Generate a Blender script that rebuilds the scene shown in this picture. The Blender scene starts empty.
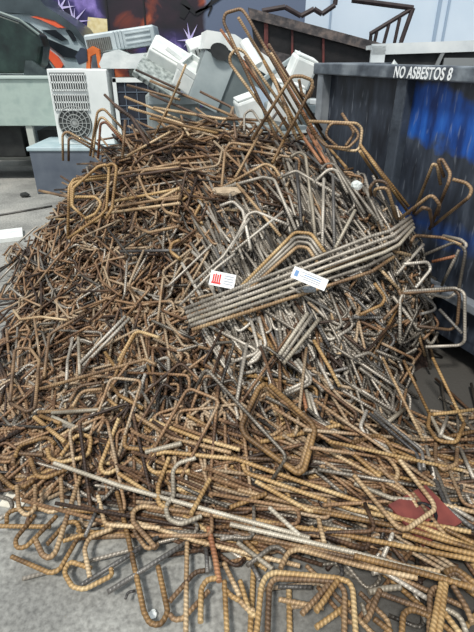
import bpy, bmesh, math, random
import numpy as np
from mathutils import Vector, Matrix, Euler
S = bpy.context.scene
COL = S.collection
RNG = random.Random(11)

# ------------------------------------------------------------------ camera, sky, sun, exposure
FPX, PITCH, CAMH = 470.0, math.radians(29.0), 1.6
cd = bpy.data.cameras.new('camera'); cam = bpy.data.objects.new('camera', cd); COL.objects.link(cam)
cam.location = (0, 0, CAMH); cam.rotation_euler = (math.pi/2 - PITCH, 0, 0)
cd.sensor_fit = 'VERTICAL'; cd.sensor_height = 24.0; cd.lens = 24.0*FPX/632.0
cd.clip_start = 0.02; cd.clip_end = 200
S.camera = cam
W = bpy.data.worlds.new('sky'); S.world = W; W.use_nodes = True
bgn = W.node_tree.nodes['Background']
bgn.inputs[0].default_value = (0.86, 0.93, 1.0, 1); bgn.inputs[1].default_value = 0.92
sl = bpy.data.lights.new('sun', 'SUN'); so = bpy.data.objects.new('sun', sl); COL.objects.link(so)
sl.energy = 3.7; sl.angle = math.radians(9); sl.color = (1.0, 0.96, 0.9)
so.rotation_euler = (math.radians(28), math.radians(-16), 0)
S.view_settings.view_transform = 'Standard'; S.view_settings.look = 'None'
S.view_settings.exposure = 0.0; S.view_settings.gamma = 1.0; S.view_settings.use_curve_mapping = False

# ------------------------------------------------------------------ materials
def lin(c):
    return tuple(((v/255)/12.92 if v/255 <= 0.04045 else ((v/255+0.055)/1.055)**2.4) for v in c) + (1,)
def nt(name):
    m = bpy.data.materials.new(name); m.use_nodes = True
    t = m.node_tree; b = t.nodes['Principled BSDF']; return m, t, b
def N(t, kind, **kw):
    n = t.nodes.new(kind)
    for k, v in kw.items(): setattr(n, k, v)
    return n
def ramp(t, stops, interp='LINEAR'):
    r = N(t, 'ShaderNodeValToRGB'); e = r.color_ramp.elements; r.color_ramp.interpolation = interp
    while len(e) < len(stops): e.new(0.5)
    for el, (p, c) in zip(e, stops): el.position = p; el.color = lin(c) if len(c) == 3 else c
    return r
def mat(name, cols, scale=6, rough=0.6, metal=0.0, bump=0.0, detail=6, bscale=None):
    m, t, b = nt(name); L = t.links
    tc = N(t, 'ShaderNodeTexCoord'); no = N(t, 'ShaderNodeTexNoise')
    no.inputs['Scale'].default_value = scale; no.inputs['Detail'].default_value = detail
    L.new(tc.outputs['Object'], no.inputs['Vector'])
    if len(cols) == 1: cols = [cols[0], cols[0]]
    r = ramp(t, [(0.32 + 0.36*i/(len(cols)-1), c) for i, c in enumerate(cols)])
    L.new(no.outputs['Fac'], r.inputs[0]); L.new(r.outputs[0], b.inputs['Base Color'])
    b.inputs['Roughness'].default_value = rough; b.inputs['Metallic'].default_value = metal
    if bump:
        n2 = N(t, 'ShaderNodeTexNoise'); n2.inputs['Scale'].default_value = bscale or scale*4; n2.inputs['Detail'].default_value = 8
        L.new(tc.outputs['Object'], n2.inputs['Vector'])
        bp = N(t, 'ShaderNodeBump'); bp.inputs['Strength'].default_value = bump; bp.inputs['Distance'].default_value = 0.02
        L.new(n2.outputs['Fac'], bp.inputs['Height']); L.new(bp.outputs[0], b.inputs['Normal'])
    return m
RIBP = 0.0145
def bar_mat(name, cols, rough, metal, spread=0.35, ribdark=.3):
    """rusted ribbed steel: patches of rust, a shift of tone from bar to bar, transverse ribs along the UV length"""
    m, t, b = nt(name); L = t.links
    tc = N(t, 'ShaderNodeTexCoord'); no = N(t, 'ShaderNodeTexNoise')
    no.inputs['Scale'].default_value = 7; no.inputs['Detail'].default_value = 5
    L.new(tc.outputs['Object'], no.inputs['Vector'])
    oi = N(t, 'ShaderNodeObjectInfo')
    at = N(t, 'ShaderNodeAttribute'); at.attribute_name = 'tone'
    ad = N(t, 'ShaderNodeMath', operation='ADD'); L.new(oi.outputs['Random'], ad.inputs[0]); L.new(at.outputs['Fac'], ad.inputs[1])
    fr = N(t, 'ShaderNodeMath', operation='FRACT'); L.new(ad.outputs[0], fr.inputs[0])
    mm = N(t, 'ShaderNodeMath', operation='MULTIPLY_ADD'); mm.inputs[1].default_value = spread; mm.inputs[2].default_value = -spread/2
    L.new(fr.outputs[0], mm.inputs[0])
    a2 = N(t, 'ShaderNodeMath', operation='ADD'); L.new(no.outputs['Fac'], a2.inputs[0]); L.new(mm.outputs[0], a2.inputs[1])
    r = ramp(t, [(0.25 + 0.5*i/(len(cols)-1), c) for i, c in enumerate(cols)])
    L.new(a2.outputs[0], r.inputs[0])
    L.new(r.outputs[0], b.inputs['Base Color'])
    b.inputs['Roughness'].default_value = rough; b.inputs['Metallic'].default_value = metal
    # slanting ribs, one every 14.5 mm: raised, and worn paler than the rust in the valleys
    us = N(t, 'ShaderNodeSeparateXYZ'); L.new(tc.outputs['UV'], us.inputs[0])
    ph = N(t, 'ShaderNodeMath', operation='MULTIPLY_ADD'); ph.inputs[1].default_value = 1/RIBP; L.new(us.outputs['X'], ph.inputs[0]); L.new(us.outputs['Y'], ph.inputs[2])
    pf = N(t, 'ShaderNodeMath', operation='MULTIPLY'); pf.inputs[1].default_value = 2*math.pi; L.new(ph.outputs[0], pf.inputs[0])
    sn = N(t, 'ShaderNodeMath', operation='SINE'); L.new(pf.outputs[0], sn.inputs[0])
    wv = N(t, 'ShaderNodeMapRange'); wv.inputs[1].default_value = -.5; wv.inputs[2].default_value = .6; L.new(sn.outputs[0], wv.inputs[0])
    dkn = N(t, 'ShaderNodeMapRange'); dkn.inputs[3].default_value = 1-ribdark; L.new(wv.outputs[0], dkn.inputs[0])
    mrib = N(t, 'ShaderNodeMix', data_type='RGBA', blend_type='MULTIPLY'); mrib.inputs[0].default_value = 1
    L.new(r.outputs[0], mrib.inputs[6]); L.new(dkn.outputs[0], mrib.inputs[7]); L.new(mrib.outputs[2], b.inputs['Base Color'])
    n2 = N(t, 'ShaderNodeTexNoise'); n2.inputs['Scale'].default_value = 90
    L.new(tc.outputs['Object'], n2.inputs['Vector'])
    a3 = N(t, 'ShaderNodeMath', operation='MULTIPLY_ADD'); a3.inputs[1].default_value = 0.5
    L.new(n2.outputs['Fac'], a3.inputs[0]); L.new(wv.outputs[0], a3.inputs[2])
    bp = N(t, 'ShaderNodeBump'); bp.inputs['Strength'].default_value = 0.4; bp.inputs['Distance'].default_value = 0.003
    L.new(a3.outputs[0], bp.inputs['Height']); L.new(bp.outputs[0], b.inputs['Normal'])
    return m
BM = {
 'b': bar_mat('rust_brown', [(84,65,48),(132,105,77),(168,140,104),(198,174,138)], .5, .2),
 'd': bar_mat('dark_rust', [(52,39,31),(88,66,51),(122,98,77)], .55, .2),
 'o': bar_mat('ochre_rust', [(98,73,44),(144,112,70),(172,140,93),(194,168,124)], .5, .15),
 'r': bar_mat('orange_rust', [(100,62,42),(142,94,64),(170,122,86)], .55, .15),
 'g': bar_mat('grey_steel', [(96,90,82),(144,137,125),(176,168,155),(206,200,188)], .42, .35, .35, .13),
 'k': bar_mat('dark_steel', [(58,56,56),(94,92,89),(126,122,116)], .42, .35, .35, .13),
 'l': bar_mat('pale_steel', [(118,110,96),(158,149,132),(190,182,165)], .45, .25, .35, .13),
}
FILLM = bar_mat('tangled_rust', [(54,40,31),(110,82,59),(150,118,86),(168,148,122)], .55, .25, 0.6)
FILLG = bar_mat('tangled_steel', [(58,54,50),(108,102,92),(142,134,122),(168,160,148)], .4, .45, 0.6)

# ------------------------------------------------------------------ tagging and mesh helpers
def tag(o, label, cat, group=None, kind=None):
    if label: o['label'] = label
    if cat: o['category'] = cat
    if group: o['group'] = group
    if kind: o['kind'] = kind
    return o
def link(name, me, m, parent=None):
    o = bpy.data.objects.new(name, me); COL.objects.link(o)
    if m: me.materials.append(m)
    if parent: o.parent = parent
    return o
def empty(name, loc, rot=(0,0,0)):
    o = bpy.data.objects.new(name, None); COL.objects.link(o); o.location = loc; o.rotation_euler = rot
    o.empty_display_size = 0.1; return o
class MB:
    """collects shapes, then links them as one mesh object"""
    def __init__(s): s.b = bmesh.new()
    def box(s, c, d, rot=None, bev=0.0):
        g = bmesh.ops.create_cube(s.b, size=1.0)['verts']
        M = Matrix.Translation(c) @ (Euler(rot).to_matrix().to_4x4() if rot else Matrix()) @ Matrix.Diagonal((*d, 1))
        bmesh.ops.transform(s.b, matrix=M, verts=g)
        if bev:
            es = list({e for v in g for e in v.link_edges})
            bmesh.ops.bevel(s.b, geom=es, offset=bev, segments=2, profile=0.5, affect='EDGES')
        return s
    def prism(s, poly, axis, a, b):
        """poly of 2-D points extruded along axis ('x','y','z') from a to b"""
        def P(p, t):
            return {'x': (t, p[0], p[1]), 'y': (p[0], t, p[1]), 'z': (p[0], p[1], t)}[axis]
        v0 = [s.b.verts.new(P(p, a)) for p in poly]; v1 = [s.b.verts.new(P(p, b)) for p in poly]
        n = len(poly); s.b.faces.new(v0[::-1]); s.b.faces.new(v1)
        for i in range(n): s.b.faces.new((v0[i], v0[(i+1)%n], v1[(i+1)%n], v1[i]))
        return s
    def rod(s, p0, p1, r, n=8):
        p0, p1 = Vector(p0), Vector(p1); d = p1-p0
        q = Vector((0,0,1)).rotation_difference(d).to_matrix().to_4x4()
        g = bmesh.ops.create_cone(s.b, cap_ends=True, segments=n, radius1=r, radius2=r, depth=d.length)['verts']
        bmesh.ops.transform(s.b, matrix=Matrix.Translation((p0+p1)/2) @ q, verts=g); return s
    def torus(s, c, R, r, axis='y', n=24, k=6):
        rings = []
        for i in range(n):
            a = 2*math.pi*i/n; row = []
            for j in range(k):
                q = 2*math.pi*j/k; x = (R+r*math.cos(q))*math.cos(a); y = (R+r*math.cos(q))*math.sin(a); z = r*math.sin(q)
                p = (x, z, y) if axis == 'y' else (x, y, z)
                row.append(s.b.verts.new(Vector(c)+Vector(p)))
            rings.append(row)
        for i in range(n):
            for j in range(k):
                s.b.faces.new((rings[i][j], rings[(i+1)%n][j], rings[(i+1)%n][(j+1)%k], rings[i][(j+1)%k]))
        return s
    def build(s, name, m, parent=None, smooth=False):
        bmesh.ops.recalc_face_normals(s.b, faces=s.b.faces[:])
        me = bpy.data.meshes.new(name); s.b.to_mesh(me); s.b.free()
        if smooth: me.polygons.foreach_set('use_smooth', [True]*len(me.polygons))
        return link(name, me, m, parent)

# ------------------------------------------------------------------ where a point of the view lies in the yard
CP, SP = math.cos(PITCH), math.sin(PITCH)
def ray(px, py):
    u, v = (px-237)/FPX, (py-316)/FPX
    return np.array([u, CP - v*SP, -SP - v*CP])
def atY(px, py, Y):
    d = ray(px, py); t = Y/d[1]; return np.array([0,0,CAMH]) + d*t
def gnd(px, py, z=0.0):
    d = ray(px, py); t = (z-CAMH)/d[2]; return np.array([0,0,CAMH]) + d*t

# ------------------------------------------------------------------ shape of the heap: a height over the yard
ctl = []
for px, lst in {
   237: [(500,0),(450,1.5),(400,1.74),(350,1.95),(300,2.16),(250,2.42),(200,2.72),(155,3.02),(120,3.28)],
   165: [(490,0),(450,1.53),(400,1.78),(350,2.03),(300,2.32),(250,2.62),(200,2.95),(158,3.24),(124,3.42)],
   100: [(470,0),(440,1.6),(400,1.85),(350,2.2),(300,2.55),(250,2.92),(205,3.22),(170,3.38),(146,3.5)],
   72:  [(205,3.35),(182,3.48)],
   20:  [(430,0),(400,1.95),(350,2.35),(300,2.85),(262,3.3),(236,3.7)],
   300: [(505,0),(450,1.5),(400,1.74),(350,1.95),(300,2.14),(250,2.38),(200,2.64),(155,2.94),(128,3.08)],
   350: [(515,0),(450,1.5),(400,1.75),(350,1.95),(300,2.14),(250,2.34),(200,2.6),(152,2.82)],
   385: [(430,0),(370,1.98),(320,2.13),(280,2.25),(240,2.4),(192,2.58)],
   425: [(450,0),(395,0),(345,2.2),(300,2.28),(246,2.4)]}.items():
    for py, Y in lst: ctl.append(gnd(px, py) if Y == 0 else atY(px, py, Y))
ctl += [np.array(p) for p in [(0,3.75,1.05),(0,4.4,.45),(0,5.1,0),(-.9,4.2,.55),(-1.0,5,0),(-1.7,4.2,.2),(-2.3,4.4,0),(-2.5,3.7,0),
        (-2.3,3.0,0),(-1.8,2.4,0),(-1.4,1.7,0),(.5,3.5,.85),(.6,4.2,.2),(.75,3.1,.75),(1.0,2.75,.5),(1.5,2.6,.2),(1.5,1.7,0),(1.3,1.2,0),
        (0,.9,0),(.7,.9,0),(-.8,1.0,0),(.8,4.8,0),(-2.6,5.2,0)]]
ctl = np.array(ctl)
def tps(r): 
    return np.where(r > 1e-9, r*r*np.log(np.maximum(r, 1e-9)), 0)
_n = len(ctl); _K = tps(np.linalg.norm(ctl[:,None,:2]-ctl[None,:,:2], axis=2)) + 0.02*np.eye(_n)
_P = np.c_[np.ones(_n), ctl[:,:2]]
_A = np.block([[_K, _P],[_P.T, np.zeros((3,3))]])
_w = np.linalg.solve(_A, np.r_[ctl[:,2], 0,0,0])
GX0, GY0, GS = -2.8, 0.7, 0.04; GNX, GNY = 120, 120
_gx = GX0 + GS*np.arange(GNX); _gy = GY0 + GS*np.arange(GNY)
_q = np.stack(np.meshgrid(_gx, _gy), -1).reshape(-1,2)
HG = (tps(np.linalg.norm(_q[:,None]-ctl[None,:,:2], axis=2)) @ _w[:_n] + np.c_[np.ones(len(_q)), _q] @ _w[_n:]).reshape(GNY, GNX)
# footprint of the heap
FOOT = [(-.1,5.1),(-1.0,5.0),(-1.9,4.5),(-2.35,3.9),(-2.3,3.1),(-1.8,2.3),(-1.3,1.65),(-.7,1.4),(-.2,1.25),(.5,1.1),(1.0,1.2),(1.05,1.6),(.95,1.95),(1.1,2.2),(1.2,2.4),(.8,3.3),(.65,4.3)]
def inside(x, y):
    c = False; j = len(FOOT)-1
    for i in range(len(FOOT)):
        (xi, yi), (xj, yj) = FOOT[i], FOOT[j]
        if (yi > y) != (yj > y) and x < (xj-xi)*(y-yi)/(yj-yi)+xi: c = not c
        j = i
    return c
for iy in range(GNY):
    for ix in range(GNX):
        if not inside(_gx[ix], _gy[iy]): HG[iy, ix] = min(HG[iy, ix], 0)
HG = np.clip(HG, 0, 1.45)
for _ in range(2):
    HP = np.pad(HG, 1, mode='edge')
    HG = (HP[1:-1,1:-1]*4 + HP[:-2,1:-1] + HP[2:,1:-1] + HP[1:-1,:-2] + HP[1:-1,2:])/8
def H(x, y):
    fx, fy = (x-GX0)/GS, (y-GY0)/GS
    if fx < 0 or fy < 0 or fx >= GNX-1 or fy >= GNY-1: return 0.0
    i, j = int(fx), int(fy); a, b = fx-i, fy-j
    return (HG[j,i]*(1-a)+HG[j,i+1]*a)*(1-b) + (HG[j+1,i]*(1-a)+HG[j+1,i+1]*a)*b
def normal(x, y, e=0.06):
    n = np.array([-(H(x+e,y)-H(x-e,y))/(2*e), -(H(x,y+e)-H(x,y-e))/(2*e), 1.0]); return n/np.linalg.norm(n)
SKP, SKV = np.array([.56, 3.87]), np.array([.9119, .4104])      # the skip's long side: a point on it and the way into it
def out_of_skip(p):
    """keeps a point of the heap on the yard's side of the skip wall"""
    s = (p[:2]-SKP) @ SKV + .10
    if s > 0 and p[1] < 3.95:
        c = np.array([0,0,CAMH]); d = p-c; s0 = (c[:2]-SKP) @ SKV + .10
        p = c + d*(s0/(s0-s))
    return p
def hit(px, py, lift=0.0):
    d = ray(px, py); t = 0.6; last = None
    while t < 8:
        p = np.array([0,0,CAMH]) + d*t
        g = p[2] - (H(p[0], p[1]) + lift)
        if (p[:2]-SKP) @ SKV > -.10 and p[1] < 3.95: return out_of_skip(p)
        if g <= 0:
            t0, t1 = t-0.03, t
            for _ in range(10):
                tm = (t0+t1)/2; p = np.array([0,0,CAMH]) + d*tm
                if p[2] - (H(p[0],p[1])+lift) > 0: t0 = tm
                else: t1 = tm
            return p
        t += 0.03
    return atY(px, py, 3.4)

# ------------------------------------------------------------------ bars
def fillet(pts, rad, seg=4):
    pts = [np.array(p, float) for p in pts]; out = [pts[0]]
    for i in range(1, len(pts)-1):
        a, b, c = pts[i-1], pts[i], pts[i+1]
        u, v = a-b, c-b; lu, lv = np.linalg.norm(u), np.linalg.norm(v)
        if lu < 1e-6 or lv < 1e-6: continue
        u, v = u/lu, v/lv; cs = float(np.clip(u@v, -1, 1)); th = math.pi - math.acos(cs)
        if th < 0.06: out.append(b); continue
        tl = min(rad*math.tan(min(th, 2.8)/2), 0.48*lu, 0.48*lv)
        p, q = b+u*tl, b+v*tl
        k = seg if th > .6 else 2
        for s in range(k+1):
            t = s/k; w = 1.0 + 0.0*t
            out.append((1-t)**2*p + 2*t*(1-t)*b + t*t*q)
    out.append(pts[-1]); return out
def tube(pts, r, n=8, rib=False):
    """vertices, quads and per-corner UVs of a round bar along pts"""
    P = [np.array(p, float) for p in pts]
    Q = [P[0]]
    for p in P[1:]:
        if np.linalg.norm(p-Q[-1]) > 1e-4: Q.append(p)
    if rib:
        R = [Q[0]]
        for a, b in zip(Q[:-1], Q[1:]):
            k = max(1, int(round(np.linalg.norm(b-a)/0.0036)))
            for s in range(1, k+1): R.append(a+(b-a)*s/k)
        Q = R
    Q = np.array(Q); m = len(Q)
    T = np.gradient(Q, axis=0); T /= np.linalg.norm(T, axis=1)[:,None] + 1e-12
    ref = np.array([0,0,1.0]) if abs(T[0][2]) < .9 else np.array([1.0,0,0])
    u = np.cross(T[0], ref); u /= np.linalg.norm(u)
    V = np.zeros((m, n, 3)); ln = np.r_[0, np.cumsum(np.linalg.norm(np.diff(Q, axis=0), axis=1))]
    ang = 2*np.pi*np.arange(n)/n
    for i in range(m):
        u = u - (u@T[i])*T[i]; u /= np.linalg.norm(u) + 1e-12
        w = np.cross(T[i], u)
        rr = r
        if rib:
            ph = (ln[i]/RIBP) + ang/(2*np.pi)
            rr = (r*(1.0 + 0.05*np.sin(2*np.pi*ph)))[:,None]
        V[i] = Q[i] + rr*(np.cos(ang)[:,None]*u + np.sin(ang)[:,None]*w)
    idx = np.arange(m*n).reshape(m, n)
    a = idx[:-1]; b = idx[1:]
    F = np.stack([a, np.roll(a,-1,1), np.roll(b,-1,1), b], -1).reshape(-1,4)
    vv = np.arange(n)/n
    U = np.zeros((m-1, n, 4, 2)); 
    U[:,:,0,0] = ln[:-1,None]; U[:,:,1,0] = ln[:-1,None]; U[:,:,2,0] = ln[1:,None]; U[:,:,3,0] = ln[1:,None]
    U[:,:,0,1] = vv; U[:,:,3,1] = vv; U[:,:,1,1] = vv+1/n; U[:,:,2,1] = vv+1/n
    return V.reshape(-1,3), F, U.reshape(-1,2), (idx[0][::-1], idx[-1])
def bar_object(name, pts, r, m, rad=0.03, rib=False, n=8):
    V, F, U, caps = tube(fillet(pts, rad), r, n, rib)
    c = V.mean(0); c[2] = V[:,2].min()
    me = bpy.data.meshes.new(name)
    me.from_pydata((V-c).tolist(), [], F.tolist() + [list(map(int, k)) for k in caps])
    uv = me.uv_layers.new(name='length')
    uu = np.zeros((len(me.loops), 2)); uu[:len(U)] = U
    uv.data.foreach_set('uv', uu.ravel())
    me.polygons.foreach_set('use_smooth', [True]*len(F) + [False]*2)
    o = link(name, me, m); o.location = c
    return o
def clear(pts, allow=0.03, r=.01):
    """how far the bar sinks below the heap, over what is allowed"""
    worst = 0
    for a, b in zip(pts[:-1], pts[1:]):
        k = max(2, int(np.linalg.norm(b-a)/0.05))
        for s in range(k+1):
            p = a+(b-a)*s/k; h = H(p[0], p[1])
            worst = max(worst, h - allow*(h > .04) + (r if h <= .04 else 0) - p[2])
    return worst
CROPS = {'A':(60,140,3.95),'B':(60,80,3.95),'C':(360,130,4.16),'D':(360,230,4.16),'E':(230,340,4.31),'F':(200,0,3.386),'G':(300,100,3.95),
 'H':(220,130,3.95),'I':(120,420,3.95),'J':(0,380,3.95),'K':(230,440,3.82),'L':(354,360,3.95),'M':(354,460,3.95),'N':(240,540,3.95),
 'O':(354,540,3.95),'P':(120,530,3.95),'Q':(150,0,2.79),'R':(180,220,2.96),'S':(314,150,2.96),'T':(150,310,2.79),'U':(0,310,2.96),
 'V':(0,472,2.96),'X':(0,0,1.0)}
def place(crop, pts, lift=0.0):
    """bar corners: (x, y) lies on the heap or the ground, a third value under 1 lifts it off, a larger one is its distance"""
    ox, oy, sc = CROPS[crop]
    P = [(p[0]/sc+ox, p[1]/sc+oy, p[2] if len(p) > 2 else 0.0) for p in pts]
    extra = 0.0
    for _ in range(14):
        W3 = [out_of_skip(atY(x, y, l)) if l >= 1 else hit(x, y, l+lift+extra) for x, y, l in P]
        w = clear(W3)
        if w <= 0.002: break
        extra += max(0.01, w*0.6)
    return W3, P
def name_of(pts):
    n = len(pts)
    return 'straight_rebar' if n == 2 else 'bent_rebar' if n == 3 else 'hooked_rebar' if n < 6 else 'rebar_stirrup'
ORDER = [0]
def bar(crop, pts, m='b', label=None, r=.0105, lift=0.01, rad=.04, rib=None, group=None, cat=None):
    W3, P = place(crop, pts, lift + .035); r *= .8
    ym = sum(p[1] for p in P)/len(P)
    if rib is None: rib = ym > 425 and m in 'obdlr'
    nm = name_of(pts)
    o = bar_object(nm, W3, r, BM[m], rad, rib)
    tag(o, label, cat or nm.replace('_', ' '), group)
    return o
#SECTION
# ------------------------------------------------------------------ ground and walls
def rect(px0, py0, px1, py1, Y):
    a, b = atY(px0, py0, Y), atY(px1, py1, Y); c, d = atY(px0, py1, Y), atY(px1, py0, Y)
    return (a[0]+c[0])/2, (b[0]+d[0])/2, b[2], a[2]          # x0, x1, z0, z1
def ground_mat():
    m, t, b = nt('yard_concrete'); L = t.links
    tc = N(t, 'ShaderNodeTexCoord')
    n1 = N(t, 'ShaderNodeTexNoise'); n1.inputs['Scale'].default_value = 1.6; n1.inputs['Detail'].default_value = 9; n1.inputs['Roughness'].default_value = .62
    n2 = N(t, 'ShaderNodeTexNoise'); n2.inputs['Scale'].default_value = 55; n2.inputs['Detail'].default_value = 6
    for n in (n1, n2): L.new(tc.outputs['Object'], n.inputs['Vector'])
    r1 = ramp(t, [(.3,(122,122,118)),(.5,(160,160,154)),(.72,(184,182,174))]); L.new(n1.outputs['Fac'], r1.inputs[0])
    r2 = ramp(t, [(.3,(150,150,150)),(.55,(220,220,220)),(.75,(255,255,255))]); L.new(n2.outputs['Fac'], r2.inputs[0])
    mx = N(t, 'ShaderNodeMix', data_type='RGBA', blend_type='MULTIPLY'); mx.inputs[0].default_value = .8
    L.new(r1.outputs[0], mx.inputs[6]); L.new(r2.outputs[0], mx.inputs[7])
    # concrete darkens towards the skip's side of the yard
    sx = N(t, 'ShaderNodeSeparateXYZ'); L.new(tc.outputs['Object'], sx.inputs[0])
    a = N(t, 'ShaderNodeMath', operation='MULTIPLY_ADD'); a.inputs[1].default_value = .9
    L.new(n1.outputs['Fac'], a.inputs[0]); L.new(sx.outputs['X'], a.inputs[2])
    rs = ramp(t, [(.35,(0,0,0)),(.95,(255,255,255))]); L.new(a.outputs[0], rs.inputs[0])
    m2 = N(t, 'ShaderNodeMix', data_type='RGBA'); L.new(rs.outputs[0], m2.inputs[0])
    L.new(mx.outputs[2], m2.inputs[6]); m2.inputs[7].default_value = lin((62,60,56))
    L.new(m2.outputs[2], b.inputs['Base Color']); b.inputs['Roughness'].default_value = .85
    bp = N(t, 'ShaderNodeBump'); bp.inputs['Strength'].default_value = .35; bp.inputs['Distance'].default_value = .01
    L.new(n2.outputs['Fac'], bp.inputs['Height']); L.new(bp.outputs[0], b.inputs['Normal'])
    return m
tag(MB().box((0,7,-.1), (40,34,.2)).build('ground', ground_mat()), 'grey stained concrete yard floor', 'ground', kind='structure')

def mural_mat():
    """painted hoarding: dark nebula-like spray clouds, violet bursts, a slate-blue field with a bare black branch"""
    m, t, b = nt('mural_paint'); L = t.links
    tc = N(t, 'ShaderNodeTexCoord'); sx = N(t, 'ShaderNodeSeparateXYZ'); L.new(tc.outputs['Object'], sx.inputs[0])
    n1 = N(t, 'ShaderNodeTexNoise'); n1.inputs['Scale'].default_value = 1.5; n1.inputs['Detail'].default_value = 8; n1.inputs['Distortion'].default_value = .6
    n2 = N(t, 'ShaderNodeTexNoise'); n2.inputs['Scale'].default_value = 2.2; n2.inputs['Detail'].default_value = 6
    L.new(tc.outputs['Object'], n1.inputs['Vector']); 
    mp = N(t, 'ShaderNodeMapping'); mp.inputs['Location'].default_value = (4.3,1,7); L.new(tc.outputs['Object'], mp.inputs[0]); L.new(mp.outputs[0], n2.inputs['Vector'])
    r1 = ramp(t, [(.42,(18,16,26)),(.55,(40,24,36)),(.63,(120,52,34)),(.72,(196,104,62))]); L.new(n1.outputs['Fac'], r1.inputs[0])
    r2 = ramp(t, [(.4,(22,20,44)),(.56,(56,48,104)),(.66,(138,120,190)),(.75,(214,200,232))]); L.new(n2.outputs['Fac'], r2.inputs[0])
    def mixc(fac, A, B):
        mx = N(t, 'ShaderNodeMix', data_type='RGBA'); L.new(fac, mx.inputs[0])
        for s, i in ((A,6),(B,7)):
            if isinstance(s, tuple): mx.inputs[i].default_value = lin(s)
            else: L.new(s, mx.inputs[i])
        return mx.outputs[2]
    def edge(src, lo, hi, wob=0):
        q = N(t, 'ShaderNodeMapRange'); q.inputs[1].default_value = lo; q.inputs[2].default_value = hi
        if wob:
            w = N(t, 'ShaderNodeMath', operation='MULTIPLY_ADD'); w.inputs[1].default_value = wob; L.new(n2.outputs['Fac'], w.inputs[0]); L.new(src, w.inputs[2]); src = w.outputs[0]
        L.new(src, q.inputs[0]); return q.outputs[0]
    c = mixc(edge(sx.outputs['X'], -2.25, -2.1), r2.outputs[0], r1.outputs[0])           # violet at the left, dark nebula beside it
    zl = N(t, 'ShaderNodeMath', operation='MULTIPLY'); zl.inputs[1].default_value = -1; L.new(sx.outputs['Z'], zl.inputs[0])
    x2 = edge(sx.outputs['X'], -1.75, -1.6); z2 = edge(zl.outputs[0], -2.0, -1.75)
    an = N(t, 'ShaderNodeMath', operation='MULTIPLY'); L.new(x2, an.inputs[0]); L.new(z2, an.inputs[1])
    c = mixc(an.outputs[0], c, r2.outputs[0])                                            # violet again low in the middle
    c = mixc(edge(sx.outputs['X'], -.42, -.36, .25), c, (92,104,126))                     # slate field
    c = mixc(edge(sx.outputs['X'], -3.3, -3.5, 0), c, (70,80,84))
    L.new(c, b.inputs['Base Color']); b.inputs['Roughness'].default_value = .55
    return m
WY = 9.0
w = MB().box((-4.6,WY+.1,1.6), (11.4,.2,3.4)).build('wall_back', mural_mat()); tag(w, 'hoarding with dark nebula mural and slate-blue end', 'wall', kind='structure')
sm = mat('panel_seam', [(22,20,26)], rough=.7)
for k, px in enumerate((108, 145)):
    x = atY(px, 20, WY)[0]
    tag(MB().box((x, WY-.006, 1.6), (.025,.012,3.4)).build('trim_%d' % (k+1), sm), 'dark upright seam in the mural hoarding', 'seam', kind='structure')
# painted shapes on the hoarding
def painted(pts, m, name, dy=.004):
    P = [atY(x, y, WY-dy) for x, y in pts]
    bm_ = MB(); bm_.prism([(p[0], p[2]) for p in P], 'y', WY-dy-.003, WY-dy); return bm_.build(name, m, w)
painted([(88,17),(107,19),(108,36),(86,38)], mat('cream_paint', [(214,196,140),(232,220,176)], 14), 'painted_square')
def burst(cx, cy, R, name, m, n=9, seed=1):
    g = random.Random(seed); b_ = MB()
    for k in range(n):
        a = 2*math.pi*(k+g.random()*.6)/n; l = R*g.uniform(.5,1)
        c0 = atY(cx, cy, WY-.006); s = l/60.0
        d = (math.cos(a), math.sin(a)); q = (-d[1]*.02, d[0]*.02)
        b_.prism([(c0[0]+q[0], c0[2]+q[1]), (c0[0]-q[0], c0[2]-q[1]), (c0[0]+d[0]*s, c0[2]+d[1]*s)], 'y', WY-.009-.0004*k, WY-.006)
    return b_.build(name, m, w)
viol = mat('pale_violet_paint', [(176,164,222),(214,206,240)], 9)
burst(74, 22, 22, 'paint_burst', viol, 11, 3); burst(190, 40, 16, 'paint_burst', viol, 9, 5); burst(60, 8, 16, 'paint_burst', viol, 8, 8)
bk = mat('black_paint', [(14,14,18)], rough=.5)
br = MB()
def strip(b_, p, q, wd):
    P, Q = atY(*p, WY-.005), atY(*q, WY-.005); d = np.array([Q[0]-P[0], Q[2]-P[2]]); d /= np.linalg.norm(d); n_ = np.array([-d[1], d[0]])*wd
    b_.prism([(P[0]+n_[0],P[2]+n_[1]),(P[0]-n_[0],P[2]-n_[1]),(Q[0]-n_[0]*.5,Q[2]-n_[1]*.5),(Q[0]+n_[0]*.5,Q[2]+n_[1]*.5)], 'y', WY-.012, WY-.005)
for p, q, wd in (((182,0),(196,14),.05),((196,14),(226,-6),.03),((196,12),(212,6),.02),((212,6),(208,16),.015),((186,6),(182,18),.08),((205,9),(215,-4),.015)): strip(br, p, q, wd)
br.build('painted_branch', bk, w)

clad = mat('pale_cladding', [(196,212,226),(206,220,232)], 1.2, .5)
x0 = atY(300, 20, 10.5)[0]
wr = MB().box((x0+4, 10.6, 2.4), (8.4,.2,5.0)).build('wall_right', clad); tag(wr, 'pale blue-white cladding wall behind the blue skip', 'wall', kind='structure')
seam = mat('cladding_seam', [(150,170,190)], rough=.5)
sb = MB()
for px, dx in ((437, .03), (446, .02), (330, .015)):
    a = atY(px, 20, 10.49)
    sb.box((a[0], 10.485, 2.4), (dx*2,.03,5.0))
tag(sb.build('trim_3', seam), 'grey upright seams on the pale cladding', 'seam', kind='structure')

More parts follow.
